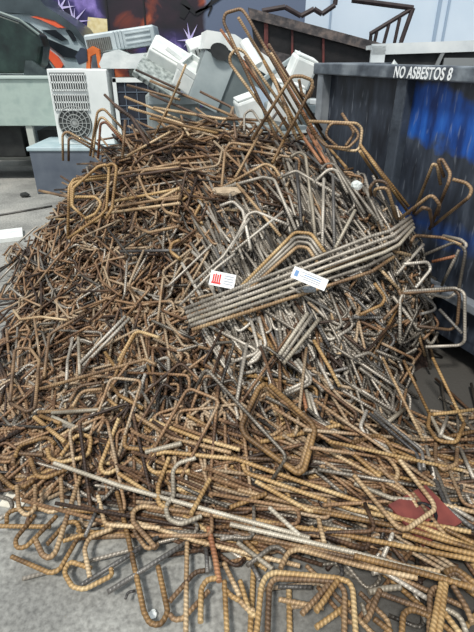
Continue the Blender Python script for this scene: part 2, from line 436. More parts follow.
# ------------------------------------------------------------------ the blue and black skip
SK0, SKD = np.array([.62, 3.733]), np.array([.585, -1.30]); SKL = np.linalg.norm(SKD); SKU = SKD/SKL; SKN = np.array([-SKU[1], SKU[0]])
SKN = SKN if SKN[0] > 0 else -SKN
ang = math.atan2(SKU[1], SKU[0])
sk = empty('skip_bin', (SK0[0], SK0[1], 0), (0,0,ang))   # local x runs along the long side towards the viewer, local y points inwards
tag(sk, 'big dark steel skip with worn blue panel, white rim lettering', 'skip')
RIM = 1.555; LEN = 3.6; WID = 1.7
def skip_mat():
    m, t, b = nt('skip_paint'); L = t.links
    tc = N(t, 'ShaderNodeTexCoord'); sx = N(t, 'ShaderNodeSeparateXYZ'); L.new(tc.outputs['Object'], sx.inputs[0])
    n1 = N(t, 'ShaderNodeTexNoise'); n1.inputs['Scale'].default_value = 3.2; n1.inputs['Detail'].default_value = 7
    n2 = N(t, 'ShaderNodeTexNoise'); n2.inputs['Scale'].default_value = 9; n2.inputs['Detail'].default_value = 8
    mp = N(t, 'ShaderNodeMapping'); mp.inputs['Scale'].default_value = (1.6,1,.35); L.new(tc.outputs['Object'], mp.inputs[0])
    L.new(mp.outputs[0], n2.inputs['Vector']); L.new(tc.outputs['Object'], n1.inputs['Vector'])
    dk = ramp(t, [(.35,(30,34,42)),(.55,(50,57,68)),(.75,(84,92,104))]); L.new(n2.outputs['Fac'], dk.inputs[0])
    bl = ramp(t, [(.35,(10,42,98)),(.55,(22,78,160)),(.7,(44,104,186))]); L.new(n2.outputs['Fac'], bl.inputs[0])
    def band(c, lo, hi, soft):
        z = N(t, 'ShaderNodeMath', operation='MULTIPLY_ADD'); z.inputs[1].default_value = .5; L.new(n1.outputs['Fac'], z.inputs[0]); L.new(c, z.inputs[2])
        p = N(t, 'ShaderNodeMapRange'); p.inputs[1].default_value = lo+.25; p.inputs[2].default_value = lo+.25+soft; L.new(z.outputs[0], p.inputs[0])
        q = N(t, 'ShaderNodeMapRange'); q.inputs[1].default_value = hi+.25; q.inputs[2].default_value = hi+.25-soft; L.new(z.outputs[0], q.inputs[0])
        r = N(t, 'ShaderNodeMath', operation='MULTIPLY'); L.new(p.outputs[0], r.inputs[0]); L.new(q.outputs[0], r.inputs[1]); return r.outputs[0]
    zb = band(sx.outputs['Z'], 1.16, 1.42, .05); zc = band(sx.outputs['Z'], .66, .86, .1)
    zc2 = N(t, 'ShaderNodeMath', operation='MULTIPLY'); zc2.inputs[1].default_value = .45; L.new(zc, zc2.inputs[0])
    zm = N(t, 'ShaderNodeMath', operation='MAXIMUM'); L.new(zb, zm.inputs[0]); L.new(zc2.outputs[0], zm.inputs[1])
    xr = N(t, 'ShaderNodeMapRange'); xr.inputs[1].default_value = .88; xr.inputs[2].default_value = .93; L.new(sx.outputs['X'], xr.inputs[0])
    mu = N(t, 'ShaderNodeMath', operation='MULTIPLY'); L.new(zm.outputs[0], mu.inputs[0]); L.new(xr.outputs[0], mu.inputs[1])
    mx = N(t, 'ShaderNodeMix', data_type='RGBA'); L.new(mu.outputs[0], mx.inputs[0]); L.new(dk.outputs[0], mx.inputs[6]); L.new(bl.outputs[0], mx.inputs[7])
    # thin pale scratches
    n3 = N(t, 'ShaderNodeTexNoise'); n3.inputs['Scale'].default_value = 5; n3.inputs['Detail'].default_value = 2
    m3 = N(t, 'ShaderNodeMapping'); m3.inputs['Scale'].default_value = (9,1,1.4); m3.inputs['Rotation'].default_value = (0,.5,0); L.new(tc.outputs['Object'], m3.inputs[0]); L.new(m3.outputs[0], n3.inputs['Vector'])
    rs = ramp(t, [(.61,(0,0,0)),(.68,(150,150,150))]); L.new(n3.outputs['Fac'], rs.inputs[0])
    m4 = N(t, 'ShaderNodeMix', data_type='RGBA'); L.new(rs.outputs[0], m4.inputs[0]); L.new(mx.outputs[2], m4.inputs[6]); m4.inputs[7].default_value = lin((140,148,158))
    L.new(m4.outputs[2], b.inputs['Base Color']); b.inputs['Roughness'].default_value = .5; b.inputs['Metallic'].default_value = .1
    return m
skm = skip_mat(); rimm = mat('skip_rim_paint', [(58,64,72),(84,92,100),(120,128,134)], 9, .5, .1, .2)
body = MB()
body.box((LEN/2, .03, .86), (LEN,.06,1.34)).box((LEN/2, WID-.03, .86), (LEN,.06,1.34)).box((.03, WID/2, .86), (.06,WID-.12,1.34)).box((LEN-.03, WID/2, .86), (.06,WID-.12,1.34)).box((LEN/2, WID/2, .17), (LEN,WID,.06))
body.build('body', skm, sk)
rm = MB()
rm.box((LEN/2, -.015, RIM-.035), (LEN+.06,.13,.07), bev=.008).box((LEN/2, WID+.015, RIM-.035), (LEN+.06,.13,.07), bev=.008)
rm.box((-.015, WID/2, RIM-.035), (.13,WID-.1,.07), bev=.008).box((LEN+.015, WID/2, RIM-.035), (.13,WID-.1,.07), bev=.008)
rm.build('rim', rimm, sk)
ribm = mat('skip_rib_paint', [(44,50,58),(70,78,88)], 8, .5, .1, .2)
for xx in (.86, 1.8, 2.8): MB().box((xx, -.025, .85), (.085,.07,1.28), bev=.008).build('rib', ribm, sk)
MB().box((.05, -.03, .85), (.07,.08,1.3), bev=.008).build('corner_post', mat('grey_post', [(96,102,108),(150,156,160)], 7, .5, .1), sk)
MB().box((LEN/2, -.03, .42), (LEN,.07,.05), bev=.006).build('side_rail', mat('rail_paint', [(96,102,110),(136,142,148)], 9, .45, .3), sk)
for yy in (.25, WID-.25): MB().box((LEN/2, yy, .08), (LEN-.2,.1,.16)).build('skid', mat('skid_steel', [(28,28,30),(44,44,46)], 8, .7), sk)
hm = mat('white_bracket', [(190,196,198)], rough=.5)
for zz in (1.30, 1.12): MB().box((-.07, -.01, zz), (.1,.05,.035), bev=.006).build('bracket', hm, sk)
# the lettering on the rim
cu = bpy.data.curves.new('rim_lettering', 'FONT'); cu.body = 'NO ASBESTOS 8'; cu.size = .078; cu.extrude = .0015; cu.offset = .0012; cu.space_character = 1.08; cu.shear = .12
to = bpy.data.objects.new('lettering_curve', cu); COL.objects.link(to)
bpy.context.view_layer.update()
me = bpy.data.meshes.new_from_object(to.evaluated_get(bpy.context.evaluated_depsgraph_get()))
bpy.data.objects.remove(to)
lo = link('rim_lettering', me, mat('white_lettering', [(226,230,230)], rough=.6), sk)
lo.location = (.81, -.0825, RIM-.062); lo.rotation_euler = (math.pi/2, 0, 0)
lw = max(v.co.x for v in me.vertices); lo.scale = (.42/lw, 1, 1); lo['label'] = 'white stencilled lettering'

# things lying in the skip
def skip_pt(x, y, z): 
    q = SK0 + SKU*x + SKN*y; return (q[0], q[1], z)
wp = mat('white_shell', [(176,184,186),(206,212,212),(224,228,226)], 4, .5, 0, .1)
dkh = mat('dark_recess', [(26,28,30),(52,54,54)], 9, .8)
bx = empty('cabinet_shell', (1.55, 3.9, .2), (0,.0,-.12)); tag(bx, 'big pale grey cabinet shell with dark rectangular opening lying in skip', 'cabinet')
sh = MB(); sh.box((0,.25,.67), (1.1,.5,1.34), bev=.02)
sh.box((0,-.02,1.455), (1.14,.05,.07), rot=(0,-.03,0)).box((-.52,-.02,1.36), (.1,.05,.2)).box((.46,-.02,1.36), (.22,.05,.2)).box((0,.25,1.47),(1.1,.5,.03), rot=(0,-.03,0)).build('shell', wp, bx)
MB().box((-.06,.0,1.375), (.82,.02,.11)).build('opening', dkh, bx)
MB().box((-.08,-.03,1.375), (.025,.025,.1), rot=(0,.3,0)).box((.1,-.03,1.36), (.3,.025,.05)).build('inner_bracket', mat('bracket_grey', [(128,132,132)], rough=.5), bx)
def crumple(name, loc, dims, m, label, cat, seed, sub=3):
    g = random.Random(seed); b_ = bmesh.new(); bmesh.ops.create_icosphere(b_, subdivisions=sub, radius=1)
    off = [Vector((g.uniform(-1,1), g.uniform(-1,1), g.uniform(-1,1))).normalized() for _ in range(14)]
    for v in b_.verts:
        k = max(v.co.dot(o_)**5*g.uniform(.8,1.1) if v.co.dot(o_) > 0 else 0 for o_ in off)
        v.co *= .72+.4*k
        v.co = Vector((v.co.x*dims[0]/2, v.co.y*dims[1]/2, max(v.co.z, -.75)*dims[2]/2))
    zmin = min(v.co.z for v in b_.verts)
    for v in b_.verts: v.co.z -= zmin
    me = bpy.data.meshes.new(name); b_.to_mesh(me); b_.free(); o = link(name, me, m); o.location = loc
    return tag(o, label, cat)
film = mat('pale_film', [(170,178,176),(214,220,216),(232,234,230)], 12, .35, 0, .5)
p = (1.06, 3.62, .2)
crumple('plastic_sheeting', p, (.26,.26,1.62), film, 'crumpled pale plastic sheeting poking above skip rim left of lettering', 'sheeting', 4)

# ------------------------------------------------------------------ black trailer bed behind the skip, with its railing
TY = 7.2
tr = empty('trailer_bed', (atY(310, 50, TY)[0], TY, 0)); tag(tr, 'black high-sided trailer bed with worn top beam behind the heap', 'trailer')
blk = mat('trailer_black', [(11,11,13),(20,19,21),(34,30,30)], 5, .6, .1, .2)
bm2 = mat('weathered_beam', [(42,40,42),(74,70,70),(112,100,94)], 10, .7, .1, .3)
def tl(px, py, Y=TY): q = atY(px, py, Y); return (q[0]-tr.location.x, Y-TY, q[2])
def quad(b_, corners, Y, th):
    P = [tl(*c) for c in corners]; b_.prism([(q[0], q[2]) for q in P], 'y', Y-TY, Y-TY+th); return b_
quad(MB(), [(250,14),(378,50),(372,120),(262,100)], TY, .05).build('side_panel', blk, tr)
quad(MB(), [(248,8),(382,44),(382,54),(250,19)], TY-.08, .14).build('top_beam', bm2, tr)
quad(MB(), [(258,47),(335,66),(335,74),(258,58)], TY-.06, .08).build('lower_beam', bm2, tr)
for pxs in ((264,268,22,56), (291,293,26,60), (322,324,34,66)):
    quad(MB(), [(pxs[0],pxs[2]-4),(pxs[1],pxs[2]-4),(pxs[1],pxs[3]),(pxs[0],pxs[3])], TY-.04, .05).build('stake', mat('stake_rust', [(70,34,32),(110,54,50)], 9, .7), tr)
quad(MB(), [(366,42),(384,46),(380,110),(362,110)], TY+.02, 2.2).build('tail_panel', blk, tr)
quad(MB(), [(262,98),(372,118),(372,124),(262,104)], TY-.02, 2.2).build('floor_panel', blk, tr)
fz = tl(266,110)[2]
for qx in (-.45, .35): MB().box((qx, .6, (fz)/2+.0), (.12,1.0,fz)).build('support', blk, tr)
rl = empty('steel_railing', (atY(390, 50, 8.0)[0], 8.0, 0)); tag(rl, 'dark tubular steel railing with slanted bars above the skip', 'railing')
dkr = mat('railing_paint', [(34,26,28),(58,46,46)], 9, .6, .2)
def rp(px, py, Y=8.0): q = atY(px, py, Y); return (q[0]-rl.location.x, Y-8.0, q[2])
for a, b_, r in (((352,0),(413,8),.035),((413,8),(370,34),.03),((413,8),(401,42),.034)):
    MB().rod(rp(*a), rp(*b_), r).build('rail', dkr, rl)
for a, b_ in (((371,34),(368,70)),((377,31),(371,58)),((389,24),(381,54)),((400,17),(394,45))):
    MB().rod(rp(*a), rp(*b_), .025).build('baluster', dkr, rl)
MB().rod(rp(368,68), (rp(368,68)[0],0,0), .04).build('post', dkr, rl)
MB().rod(rp(401,42), (rp(401,42)[0],0,0), .034).build('post', dkr, rl)
# zig-zag pipes lying along the top of the trailer
pb = MB(); q = [atY(x, y, TY-.03) for x, y in ((262,11),(285,7),(301,16),(314,9),(322,14),(335,5),(337,-12))]
for a, b_ in zip(q[:-1], q[1:]): pb.rod(a, b_, .03)
tag(pb.build('bent_pipe', dkr), 'dark bent pipe lying on top beam of black trailer', 'pipe')

# ------------------------------------------------------------------ scrap machines at the left
GY = 6.2
x0, x1, z0, z1 = rect(33, 147, 77, 196, GY)
stb = empty('steel_chest', (x0, GY, 0)); tag(stb, 'long slate-grey steel chest with pale lid under the air conditioners', 'chest')
slate = mat('slate_paint', [(78,86,98),(96,104,114)], 5, .5, .1, .1)
chest_w = 2.05
MB().box((chest_w/2, .45, z1/2-.02), (chest_w,.9,z1-.04), bev=.015).build('body', slate, stb)
MB().box((chest_w/2, .45, z1-.025), (chest_w+.04,.94,.05), bev=.012).build('lid', mat('pale_lid', [(150,172,178),(176,192,196)], 5, .5), stb)
ZL = z1
white = mat('ac_white', [(206,212,210),(224,228,226)], 3, .45, 0, .05); darkfin = mat('coil_dark', [(24,28,38),(40,46,58)], 20, .6, .2)
grille = mat('dark_grille', [(46,50,50),(70,74,72)], 12, .6)
# first outdoor unit: louvred front with a fan guard, plain service panel at the right
AY = 6.35
x0, x1, _, z1 = rect(52, 70, 111, 140, AY); wd = x1-x0; hh = 1.46-ZL
a1 = empty('outdoor_unit', (x0, AY, ZL)); tag(a1, 'white outdoor air conditioner with louvred front and plain right panel', 'air conditioner')
MB().box((wd/2, .2, hh/2), (wd,.36,hh), bev=.012).build('casing', white, a1)
MB().box((wd*.82, .008, hh/2), (wd*.34,.02,hh-.02), bev=.006).build('service_panel', white, a1)
gb = MB(); gb.box((wd*.33, .012, hh-.14), (wd*.58,.012,.2)); gb.box((wd*.33, .012, hh-.36), (wd*.58,.012,.16)); gb.build('grille_backing', grille, a1)
lv = MB()
for r_ in range(2):
    for k in range(3): lv.box((wd*.33, .004, hh-.06-.22*r_-.085*k), (wd*.6,.012,.018))
    for k in range(15): lv.box((wd*(.05+.04*k), .004, hh-.145-.22*r_), (.008,.012,.19))
lv.build('louvres', white, a1)
fg = MB()
for R in (.05,.1,.15,.2): fg.torus((wd*.34, .0, .26), R, .006)
for k in range(8):
    a = math.pi*k/8; fg.rod((wd*.34-.2*math.cos(a), 0, .26-.2*math.sin(a)), (wd*.34+.2*math.cos(a), 0, .26+.2*math.sin(a)), .004)
MB().rod((wd*.34,.03,.26), (wd*.34,.008,.26), .21, 28).build('fan_opening', grille, a1)
fg.build('fan_guard', mat('guard_grey', [(150,154,152)], rough=.5), a1)
# second outdoor unit, its coil side towards the viewer
BX0 = x1+.05
x0b, x1b, _, _ = rect(113, 78, 172, 140, AY); wb = x1b-BX0; hb = 1.36-ZL
a2 = empty('outdoor_unit', (BX0, AY, ZL)); tag(a2, 'outdoor air conditioner showing its dark gridded coil in white frame', 'air conditioner')
MB().box((wb/2, .24, hb/2), (wb,.36,hb), bev=.01).build('casing', white, a2)
MB().box((wb/2, .05, hb/2), (wb-.07,.03,hb-.1)).build('coil', darkfin, a2)
fr = MB(); fr.box((wb/2,.035,hb-.02), (wb,.05,.05)).box((.02,.035,hb/2), (.045,.05,hb)).box((wb-.02,.035,hb/2), (.045,.05,hb)).box((wb/2,.035,.03), (wb,.05,.06)); fr.build('frame', white, a2)
gg = MB()
for k in range(1,5): gg.box((wb*k/5, .028, hb/2), (.007,.008,hb-.1))
for k in range(1,5): gg.box((wb/2, .028, hb*k/5), (wb-.08,.008,.007))
gg.build('grid', mat('wire_grey', [(104,116,130)], rough=.5), a2)
# white crumpled casing and the window unit above
cs = MB(); cs.prism([(0,0),(.62,0),(.66,.10),(.60,.17),(.34,.15),(.22,.2),(.05,.16),(-.02,.05)], 'y', 0, .34); 
o = cs.build('plastic_casing', mat('casing_white', [(188,196,196),(220,224,222)], 6, .45, 0, .2)); o.location = (atY(101,70,AY)[0], AY+.02, 1.462)
tag(o, 'crushed white plastic casing on top of the outdoor unit', 'casing')
hg = MB(); og = mat('orange_plastic', [(186,92,36),(214,116,52)], 8, .5)
hd = empty('power_tool', (atY(92,70,AY-.02)[0], AY+.1, 1.462)); tag(hd, 'orange tool handle with dark head on white unit', 'tool')
MB().prism([(-.09,0),(-.045,0),(-.02,.13),(.05,.16),(.055,.01),(.095,.01),(.09,.2),(.02,.235),(-.05,.2),(-.07,.1)], 'y', -.04, .03).build('handle', og, hd)
MB().prism([(-.17,.04),(-.06,.08),(-.05,.2),(-.12,.22),(-.2,.13)], 'y', -.05, .04).build('head', mat('navy_plastic', [(28,38,54),(44,54,72)], 8, .5), hd)
WYY = 6.5
xa, xb, zb, zt = rect(86, 32, 157, 52, WYY)
wu = empty('window_unit', (xa, WYY, zb-.03), (0, -.13, 0)); tag(wu, 'grey window air conditioner lying tilted on top of the outdoor units', 'air conditioner')
ww = xb-xa; wh = zt-zb
gm = mat('unit_grey', [(152,164,168),(182,192,194)], 5, .45, .1, .1)
MB().box((ww/2,.2,wh/2), (ww,.4,wh), bev=.02).build('casing', gm, wu)
MB().box((ww*.2,-.004,wh/2-.02), (ww*.34,.02,wh*.66)).build('grille', mat('unit_grille', [(66,68,64),(96,98,92)], 30, .7), wu)
fn = MB()
for k in range(12): fn.box((ww*(.045+.028*k),-.016,wh/2-.02), (.006,.008,wh*.64))
fn.build('fins', mat('fin_grey', [(122,126,124)], rough=.5), wu)
rd = MB()
for k in range(3): rd.box((ww*(.43+.05*k) ,-.008,wh/2), (.02,.02,wh*.9), bev=.004)
for k in range(3): rd.box((ww*.76,-.006,wh*(.25+.25*k)), (ww*.36,.014,.018), bev=.003)
rd.build('ridges', gm, wu)
# support under the right half of the window unit
sp = MB().box((.0,.2,.11), (.55,.4,.22), bev=.02).build('plastic_box', mat('grey_box', [(96,98,92),(128,130,124)], 8, .6)); sp.location = (atY(150,60,WYY)[0], WYY+.02, 1.36)
tag(sp, 'dark grey box under right end of grey window unit', 'box')

# workbench and the dark hood on it
BY = 6.9
x0, x1, z0, z1 = rect(-30, 79, 62, 126, BY)
wbn = empty('workbench', (x1, BY, 0)); tag(wbn, 'pale green steel workbench with deep front panel at the left', 'workbench')
gn = mat('pale_green_steel', [(140,158,152),(162,178,170),(150,166,160)], 4, .5, .1, .1)
L_ = x1-x0+.9
MB().box((-L_/2, .02, (z0+z1)/2), (L_,.04,z1-z0), bev=.008).build('front_panel', gn, wbn)
MB().box((-L_/2, .42, z1+.02), (L_+.04,.9,.04), bev=.008).build('bench_top', mat('bench_top', [(176,190,184)], rough=.5), wbn)
lg = mat('leg_grey', [(160,166,158),(188,192,184)], 5, .6)
for qx, qy in ((-.08,.06),(-.08,.78),(-L_+.1,.06),(-L_+.1,.78),(-.52,.06)):
    MB().box((qx, qy, z0/2), (.09,.07,z0+.02)).build('leg', lg, wbn)
MB().box((-L_/2, .42, .3), (L_-.1,.7,.03)).build('lower_shelf', mat('shelf_dark', [(46,50,48),(70,72,68)], 6, .7), wbn)
dk = mat('dark_scrap', [(20,22,22),(40,42,40)], 7, .7)
for k, (qx, w_, h_, lab) in enumerate(((-.33,.3,.36,'dark metal case on lower shelf nearest the workbench end'),(-.95,.5,.42,'wide dark metal case on the workbench lower shelf'))):
    o = MB().box((0,0,h_/2), (w_,.5,h_), bev=.01).build('metal_case', dk); o.location = (x1+qx, BY+.42, .316); tag(o, lab, 'case')
o = MB().box((0,0,.05), (.62,.55,.1), bev=.01).box((0,-.02,.13),(.5,.4,.06), rot=(.15,0,0)).build('flat_panel', mat('panel_white', [(186,190,180),(206,208,200)], 6, .5)); o.location = (gnd(12,168)[0], 7.75-.35, 0); o.location = (gnd(14,166)[0]-.0, 6.45, 0)
tag(o, 'flat white scrap panel lying on the ground before the workbench', 'panel')
# dark green hood: a rounded shell
def hood():
    b_ = bmesh.new(); prof = [(-1.3,.02),(-1.25,.62),(-.9,.74),(-.5,.70),(-.2,.60),(0,.45),(.02,.33),(-.05,.12),(-.18,.02)]
    rings = []
    for k, y in enumerate((0,.02,.05,.17,.30,.33,.35)):
        s = (.93,.98,1,1,1,.98,.93)[k]
        rings.append([b_.verts.new((-.6+(px+.6)*s, y, .35+(pz-.35)*s)) for px, pz in prof])
    for r0, r1 in zip(rings[:-1], rings[1:]):
        for i in range(len(prof)): b_.faces.new((r0[i], r0[(i+1)%len(prof)], r1[(i+1)%len(prof)], r1[i]))
    b_.faces.new(rings[0][::-1]); b_.faces.new(rings[-1]); 
    bmesh.ops.recalc_face_normals(b_, faces=b_.faces[:])
    me = bpy.data.meshes.new('shell'); b_.to_mesh(me); b_.free(); return me
xh = atY(38, 40, BY)[0]
ho = empty('machine_hood', (xh, BY+.05, z1+.042)); tag(ho, 'dark green rounded machine hood sitting on pale green workbench', 'hood')
s_ = link('shell', hood(), mat('dark_green', [(14,26,24),(26,44,40),(40,60,54)], 5, .3, .1, .1), ho)
bv = s_.modifiers.new('round', 'BEVEL'); bv.width = .03; bv.segments = 3
e_ = MB()
pr = [(-1.25,.64),(-.9,.76),(-.5,.72),(-.2,.62),(.01,.46)]
for a, b_ in zip(pr[:-1], pr[1:]): e_.rod((a[0],0,a[1]), (b_[0],0,b_[1]), .014)
e_.build('edge_trim', mat('trim_pale', [(120,134,130)], rough=.4), ho)
# small glass-edged frame between the hood and the white unit
gf = MB(); q = [atY(x, y, BY+.2) for x, y in ((34,60),(52,80),(24,80))]
fx = atY(38,79,BY)[0]
gf.prism([(-.22,0),(.16,0),(-.08,.17),(-.16,.17)], 'y', 0, .05)
o = gf.build('angled_bracket', mat('bracket_steel', [(40,50,52),(84,96,96)], 6, .4, .3)); o.location = (fx+.04, BY-.0, z1+.042); tag(o, 'angled grey metal bracket on workbench right of green hood', 'bracket')

# wrecked fairing: grey, black and orange angular bodywork behind the bench
FY = 8.0
fa = empty('vehicle_fairing', (atY(55,60,FY)[0], FY, 0)); tag(fa, 'angular grey, black and orange vehicle bodywork behind the workbench', 'bodywork')
def fpt(px, py): q = atY(px, py, FY); return (q[0]-fa.location.x, q[2])
def fpoly(name, pts, m, y0, y1): MB().prism([fpt(*c) for c in pts], 'y', y0, y1).build(name, m, fa)
gy = mat('fairing_grey', [(146,162,168),(176,190,194)], 3, .35, .1); bkf = mat('fairing_black', [(16,22,28),(34,40,46)], 4, .35); orf = mat('fairing_orange', [(214,84,50),(232,106,70)], 4, .4)
fpoly('body_shell', [(8,14),(34,14),(56,20),(74,30),(86,44),(92,62),(92,150),(8,150)], gy, 0, .8)
fpoly('windscreen_edge', [(38,-4),(46,6),(62,16),(76,26),(88,42),(90,50),(86,46),(72,31),(56,21),(34,15),(0,12),(0,-4)], mat('screen_dark', [(44,54,58),(70,82,86)], 4, .3), -.06, .75)
fpoly('orange_stripe', [(32,17),(40,16),(51,18),(68,28),(59,28),(42,20)], orf, -.05, .01)
fpoly('orange_stripe', [(35,40),(39,40),(49,49),(59,57),(64,65),(60,72),(54,64),(48,56),(34,48)], orf, -.05, .01)
fpoly('vent_panel', [(42,30),(56,30),(68,40),(62,41)], bkf, -.03, .01)
fpoly('vent_panel', [(66,30),(71,30),(77,41),(73,41)], bkf, -.03, .01)
fpoly('vent_panel', [(40,35),(51,40),(80,52),(81,59),(64,57),(54,49),(40,38)], bkf, -.03, .01)
fpoly('vent_panel', [(34,51),(47,58),(54,70),(44,72),(30,58)], bkf, -.03, .01)

# ------------------------------------------------------------------ white goods and plastic scrap behind the heap
EY = 5.2
def carcass(x, y, wd, dp, h, label, rz=0, m=white):
    o = empty('appliance_carcass', (x, y, 0), (0,0,rz)); tag(o, label, 'appliance')
    MB().box((0,dp/2,h/2), (wd,dp,h), bev=.015).build('casing', m, o)
    MB().box((0,-.008,h*.45), (wd*.86,.02,h*.7), bev=.006).build('door', m, o)
    MB().box((0,-.01,h-.06), (wd*.9,.02,.07), bev=.004).build('control_panel', gm, o)
    return o
lowm = mat('low_grey', [(120,128,128),(150,158,156)], 4, .5)
carcass(atY(172,90,5.7)[0], 5.72, .6, .5, 1.22, 'grey appliance carcass under the slanted white boxes', .1, lowm)
carcass(atY(232,105,5.3)[0], 5.3, .7, .6, 1.12, 'appliance carcass holding up the big copier shell', -.1, lowm)
carcass(atY(296,105,5.2)[0], 5.0, .62, .55, 1.20, 'appliance carcass behind upright stirrups beside skip corner', .1, lowm)
carcass(atY(268,105,4.3)[0], 4.2, .8, .45, 1.04, 'low appliance carcass behind heap crown carrying white canisters', .05, lowm)
pw = mat('plastic_white', [(196,204,202),(222,226,222),(232,234,230)], 5, .4, 0, .05)
pg = mat('plastic_grey', [(136,148,150),(168,178,178)], 5, .45, 0, .05)
def slab(name, px, py, Y, d, rot, m, label, cat, rib=None):
    q = atY(px, py, Y); o = empty(name, tuple(q), rot); tag(o, label, cat)
    MB().box((0,0,0), d, bev=min(d)*.12).build('casing', m, o)
    if rib == 'vents':
        v = MB()
        n = 7
        for k in range(n): v.box((d[0]*(-.36+.72*k/(n-1)), -d[1]/2-.002, 0), (.012,.012,d[2]*.6))
        v.build('vents', mat('vent_dark', [(70,76,76)], rough=.6), o)
    if rib == 'lid':
        MB().box((0,0,d[2]/2+.008), (d[0]*.88,d[1]*.86,.02), bev=.006).build('lid', m, o)
    if rib == 'rim':
        v = MB()
        for s in (-1,1): v.box((s*d[0]*.47,0,d[2]/2+.02), (.03,d[1],.05)).box((0,s*d[1]*.46,d[2]/2+.02), (d[0]*.9,.03,.05))
        v.build('rim', m, o)
    return o
slab('plastic_cover', 169, 57, 5.75, (.42,.3,.13), (.55,.5,.1), pw, 'smooth white plastic cover tilted, left of the copier shell', 'cover', 'lid')
slab('circuit_panel', 160, 78, 5.55, (.5,.34,.06), (.6,.55,.05), mat('printed_grey', [(104,112,110),(176,184,180)], 26, .5), 'grey slotted panel sloping below the white plastic cover', 'panel', 'vents')
slab('plastic_tray', 197, 82, 5.3, (.4,.3,.2), (.35,.55,-.2), pw, 'white open plastic tray at the heap top edge', 'tray', 'rim')
slab('plastic_tray', 204, 46, 5.9, (.34,.3,.14), (.3,-.3,.2), pw, 'white ribbed tray standing behind the copier shell', 'tray', 'vents')
slab('plastic_strip', 216, 60, 5.55, (.75,.06,.05), (0,-.5,.1), pw, 'long pale plastic strip leaning across copier shell', 'strip')
slab('plastic_strip', 187, 64, 5.5, (.5,.05,.04), (0,.62,.2), pw, 'short pale plastic strip on edge of white tray', 'strip')
# copier shell: white top with an oval opening, dark grey flank
cq = atY(232, 100, 5.12)
cp = empty('copier_shell', (cq[0]-.03, 5.1, 1.03), (0,.42,.15)); tag(cp, 'big copier shell with white top, dark oval hole and grey flank', 'copier')
MB().prism([(-.36,.02),(.36,.0),(.36,.36),(.2,.42),(-.2,.46),(-.36,.40)], 'y', 0, .5).build('flank', mat('flank_grey', [(84,94,96),(112,122,122)], 4, .45), cp)
MB().prism([(-.38,.38),(-.2,.45),(.2,.41),(.37,.35),(.38,.44),(.2,.52),(-.2,.56),(-.4,.50)], 'y', -.03, .53).build('top_cover', pw, cp)
ov = MB(); ov.prism([(-.26+.075*math.cos(a), .41+.055*math.sin(a)) for a in [2*math.pi*k/20 for k in range(20)]], 'y', -.06, -.03); ov.build('opening', dkh, cp)
MB().prism([(-.36,.02),(-.12,.01),(-.12,.36),(-.36,.38)], 'y', -.02, 0).build('side_tray', pg, cp); cp.scale = (1.25,1.1,1.25)
MB().prism([(.06,.1),(.3,.09),(.3,.3),(.06,.31)], 'y', -.015, 0).build('blue_panel', mat('pale_blue_panel', [(156,176,196),(184,200,214)], 4, .4), cp)
pq = [atY(244,42,4.55), atY(258,66,4.45)]
pp = MB().rod(pq[0], pq[1], .045, 14).build('plastic_pipe', pw, smooth=False); tag(pp, 'short white plastic pipe caught between upright stirrups', 'pipe')
slab('plastic_canister', 300, 72, 4.75, (.22,.2,.24), (.2,.35,.2), pw, 'white canister standing left of the skip corner', 'canister', 'lid')
slab('plastic_canister', 285, 104, 4.3, (.26,.2,.3), (.1,.2,.1), pw, 'white container seen through the upright stirrups', 'canister', 'lid')
slab('plastic_canister', 249, 112, 4.4, (.2,.2,.24), (.1,-.3,.2), pw, 'small white container below the copier shell', 'canister', 'lid')
slab('plastic_strip', 282, 66, 5.0, (.42,.04,.04), (0,-.55,.3), pg, 'grey plastic strip before the black trailer', 'strip')

# ------------------------------------------------------------------ small things on the ground
def flat(px, py, w_, d_, rz, m, name, label, cat, h=.006):
    q = gnd(px, py, h/2); o = MB().box((0,0,0), (w_,d_,h)).build(name, m); o.location = (q[0], q[1], h/2+.001); o.rotation_euler = (0,0,rz); return tag(o, label, cat)
flat(21, 492, .1, .16, -.2, mat('paper_white', [(206,202,186),(222,220,208)], 20, .8), 'paper_sheet', 'crumpled off-white paper under hooked bars at lower left', 'paper')
flat(4, 236, .35, .3, .4, pw, 'plastic_surround', 'white plastic frame piece on ground at left edge of photo', 'frame', .04)
o = bar_object('steel_rod', [gnd(-6,216,.012), gnd(52,206,.012)], .012, BM['k'], rad=.01); tag(o, 'thin dark rod lying on bare concrete left of the heap', 'rod')
crumple('pebble', tuple(gnd(153,615)), (.035,.03,.02), pw, 'white pebble inside the big ochre hook on bare concrete', 'stone', 9, 2)
crumple('rubber_lump', tuple(gnd(25,197)), (.14,.1,.07), dk, 'small black lump on bare concrete before the slate chest', 'debris', 6, 2)
flat(421, 526, .2, .18, .5, mat('red_board', [(88,38,34),(120,58,50)], 15, .7), 'warning_board', 'dark red board with black curved mark under the long bars', 'board', .012)
# small curved mark on the board
mk = MB(); c0 = gnd(424, 532, .02)
for k in range(9):
    a0, a1_ = -1.9+.42*k*.9, -1.9+.42*(k+1)*.9
    mk.rod((.04*math.cos(a0), .04*math.sin(a0), 0), (.04*math.cos(a1_), .04*math.sin(a1_), 0), .007)
bd = bpy.data.objects['warning_board']; bd.location.z = .075; bd.rotation_euler.x = .12; mo = mk.build('painted_mark', bk, bd); mo.location = (0,0,.008)
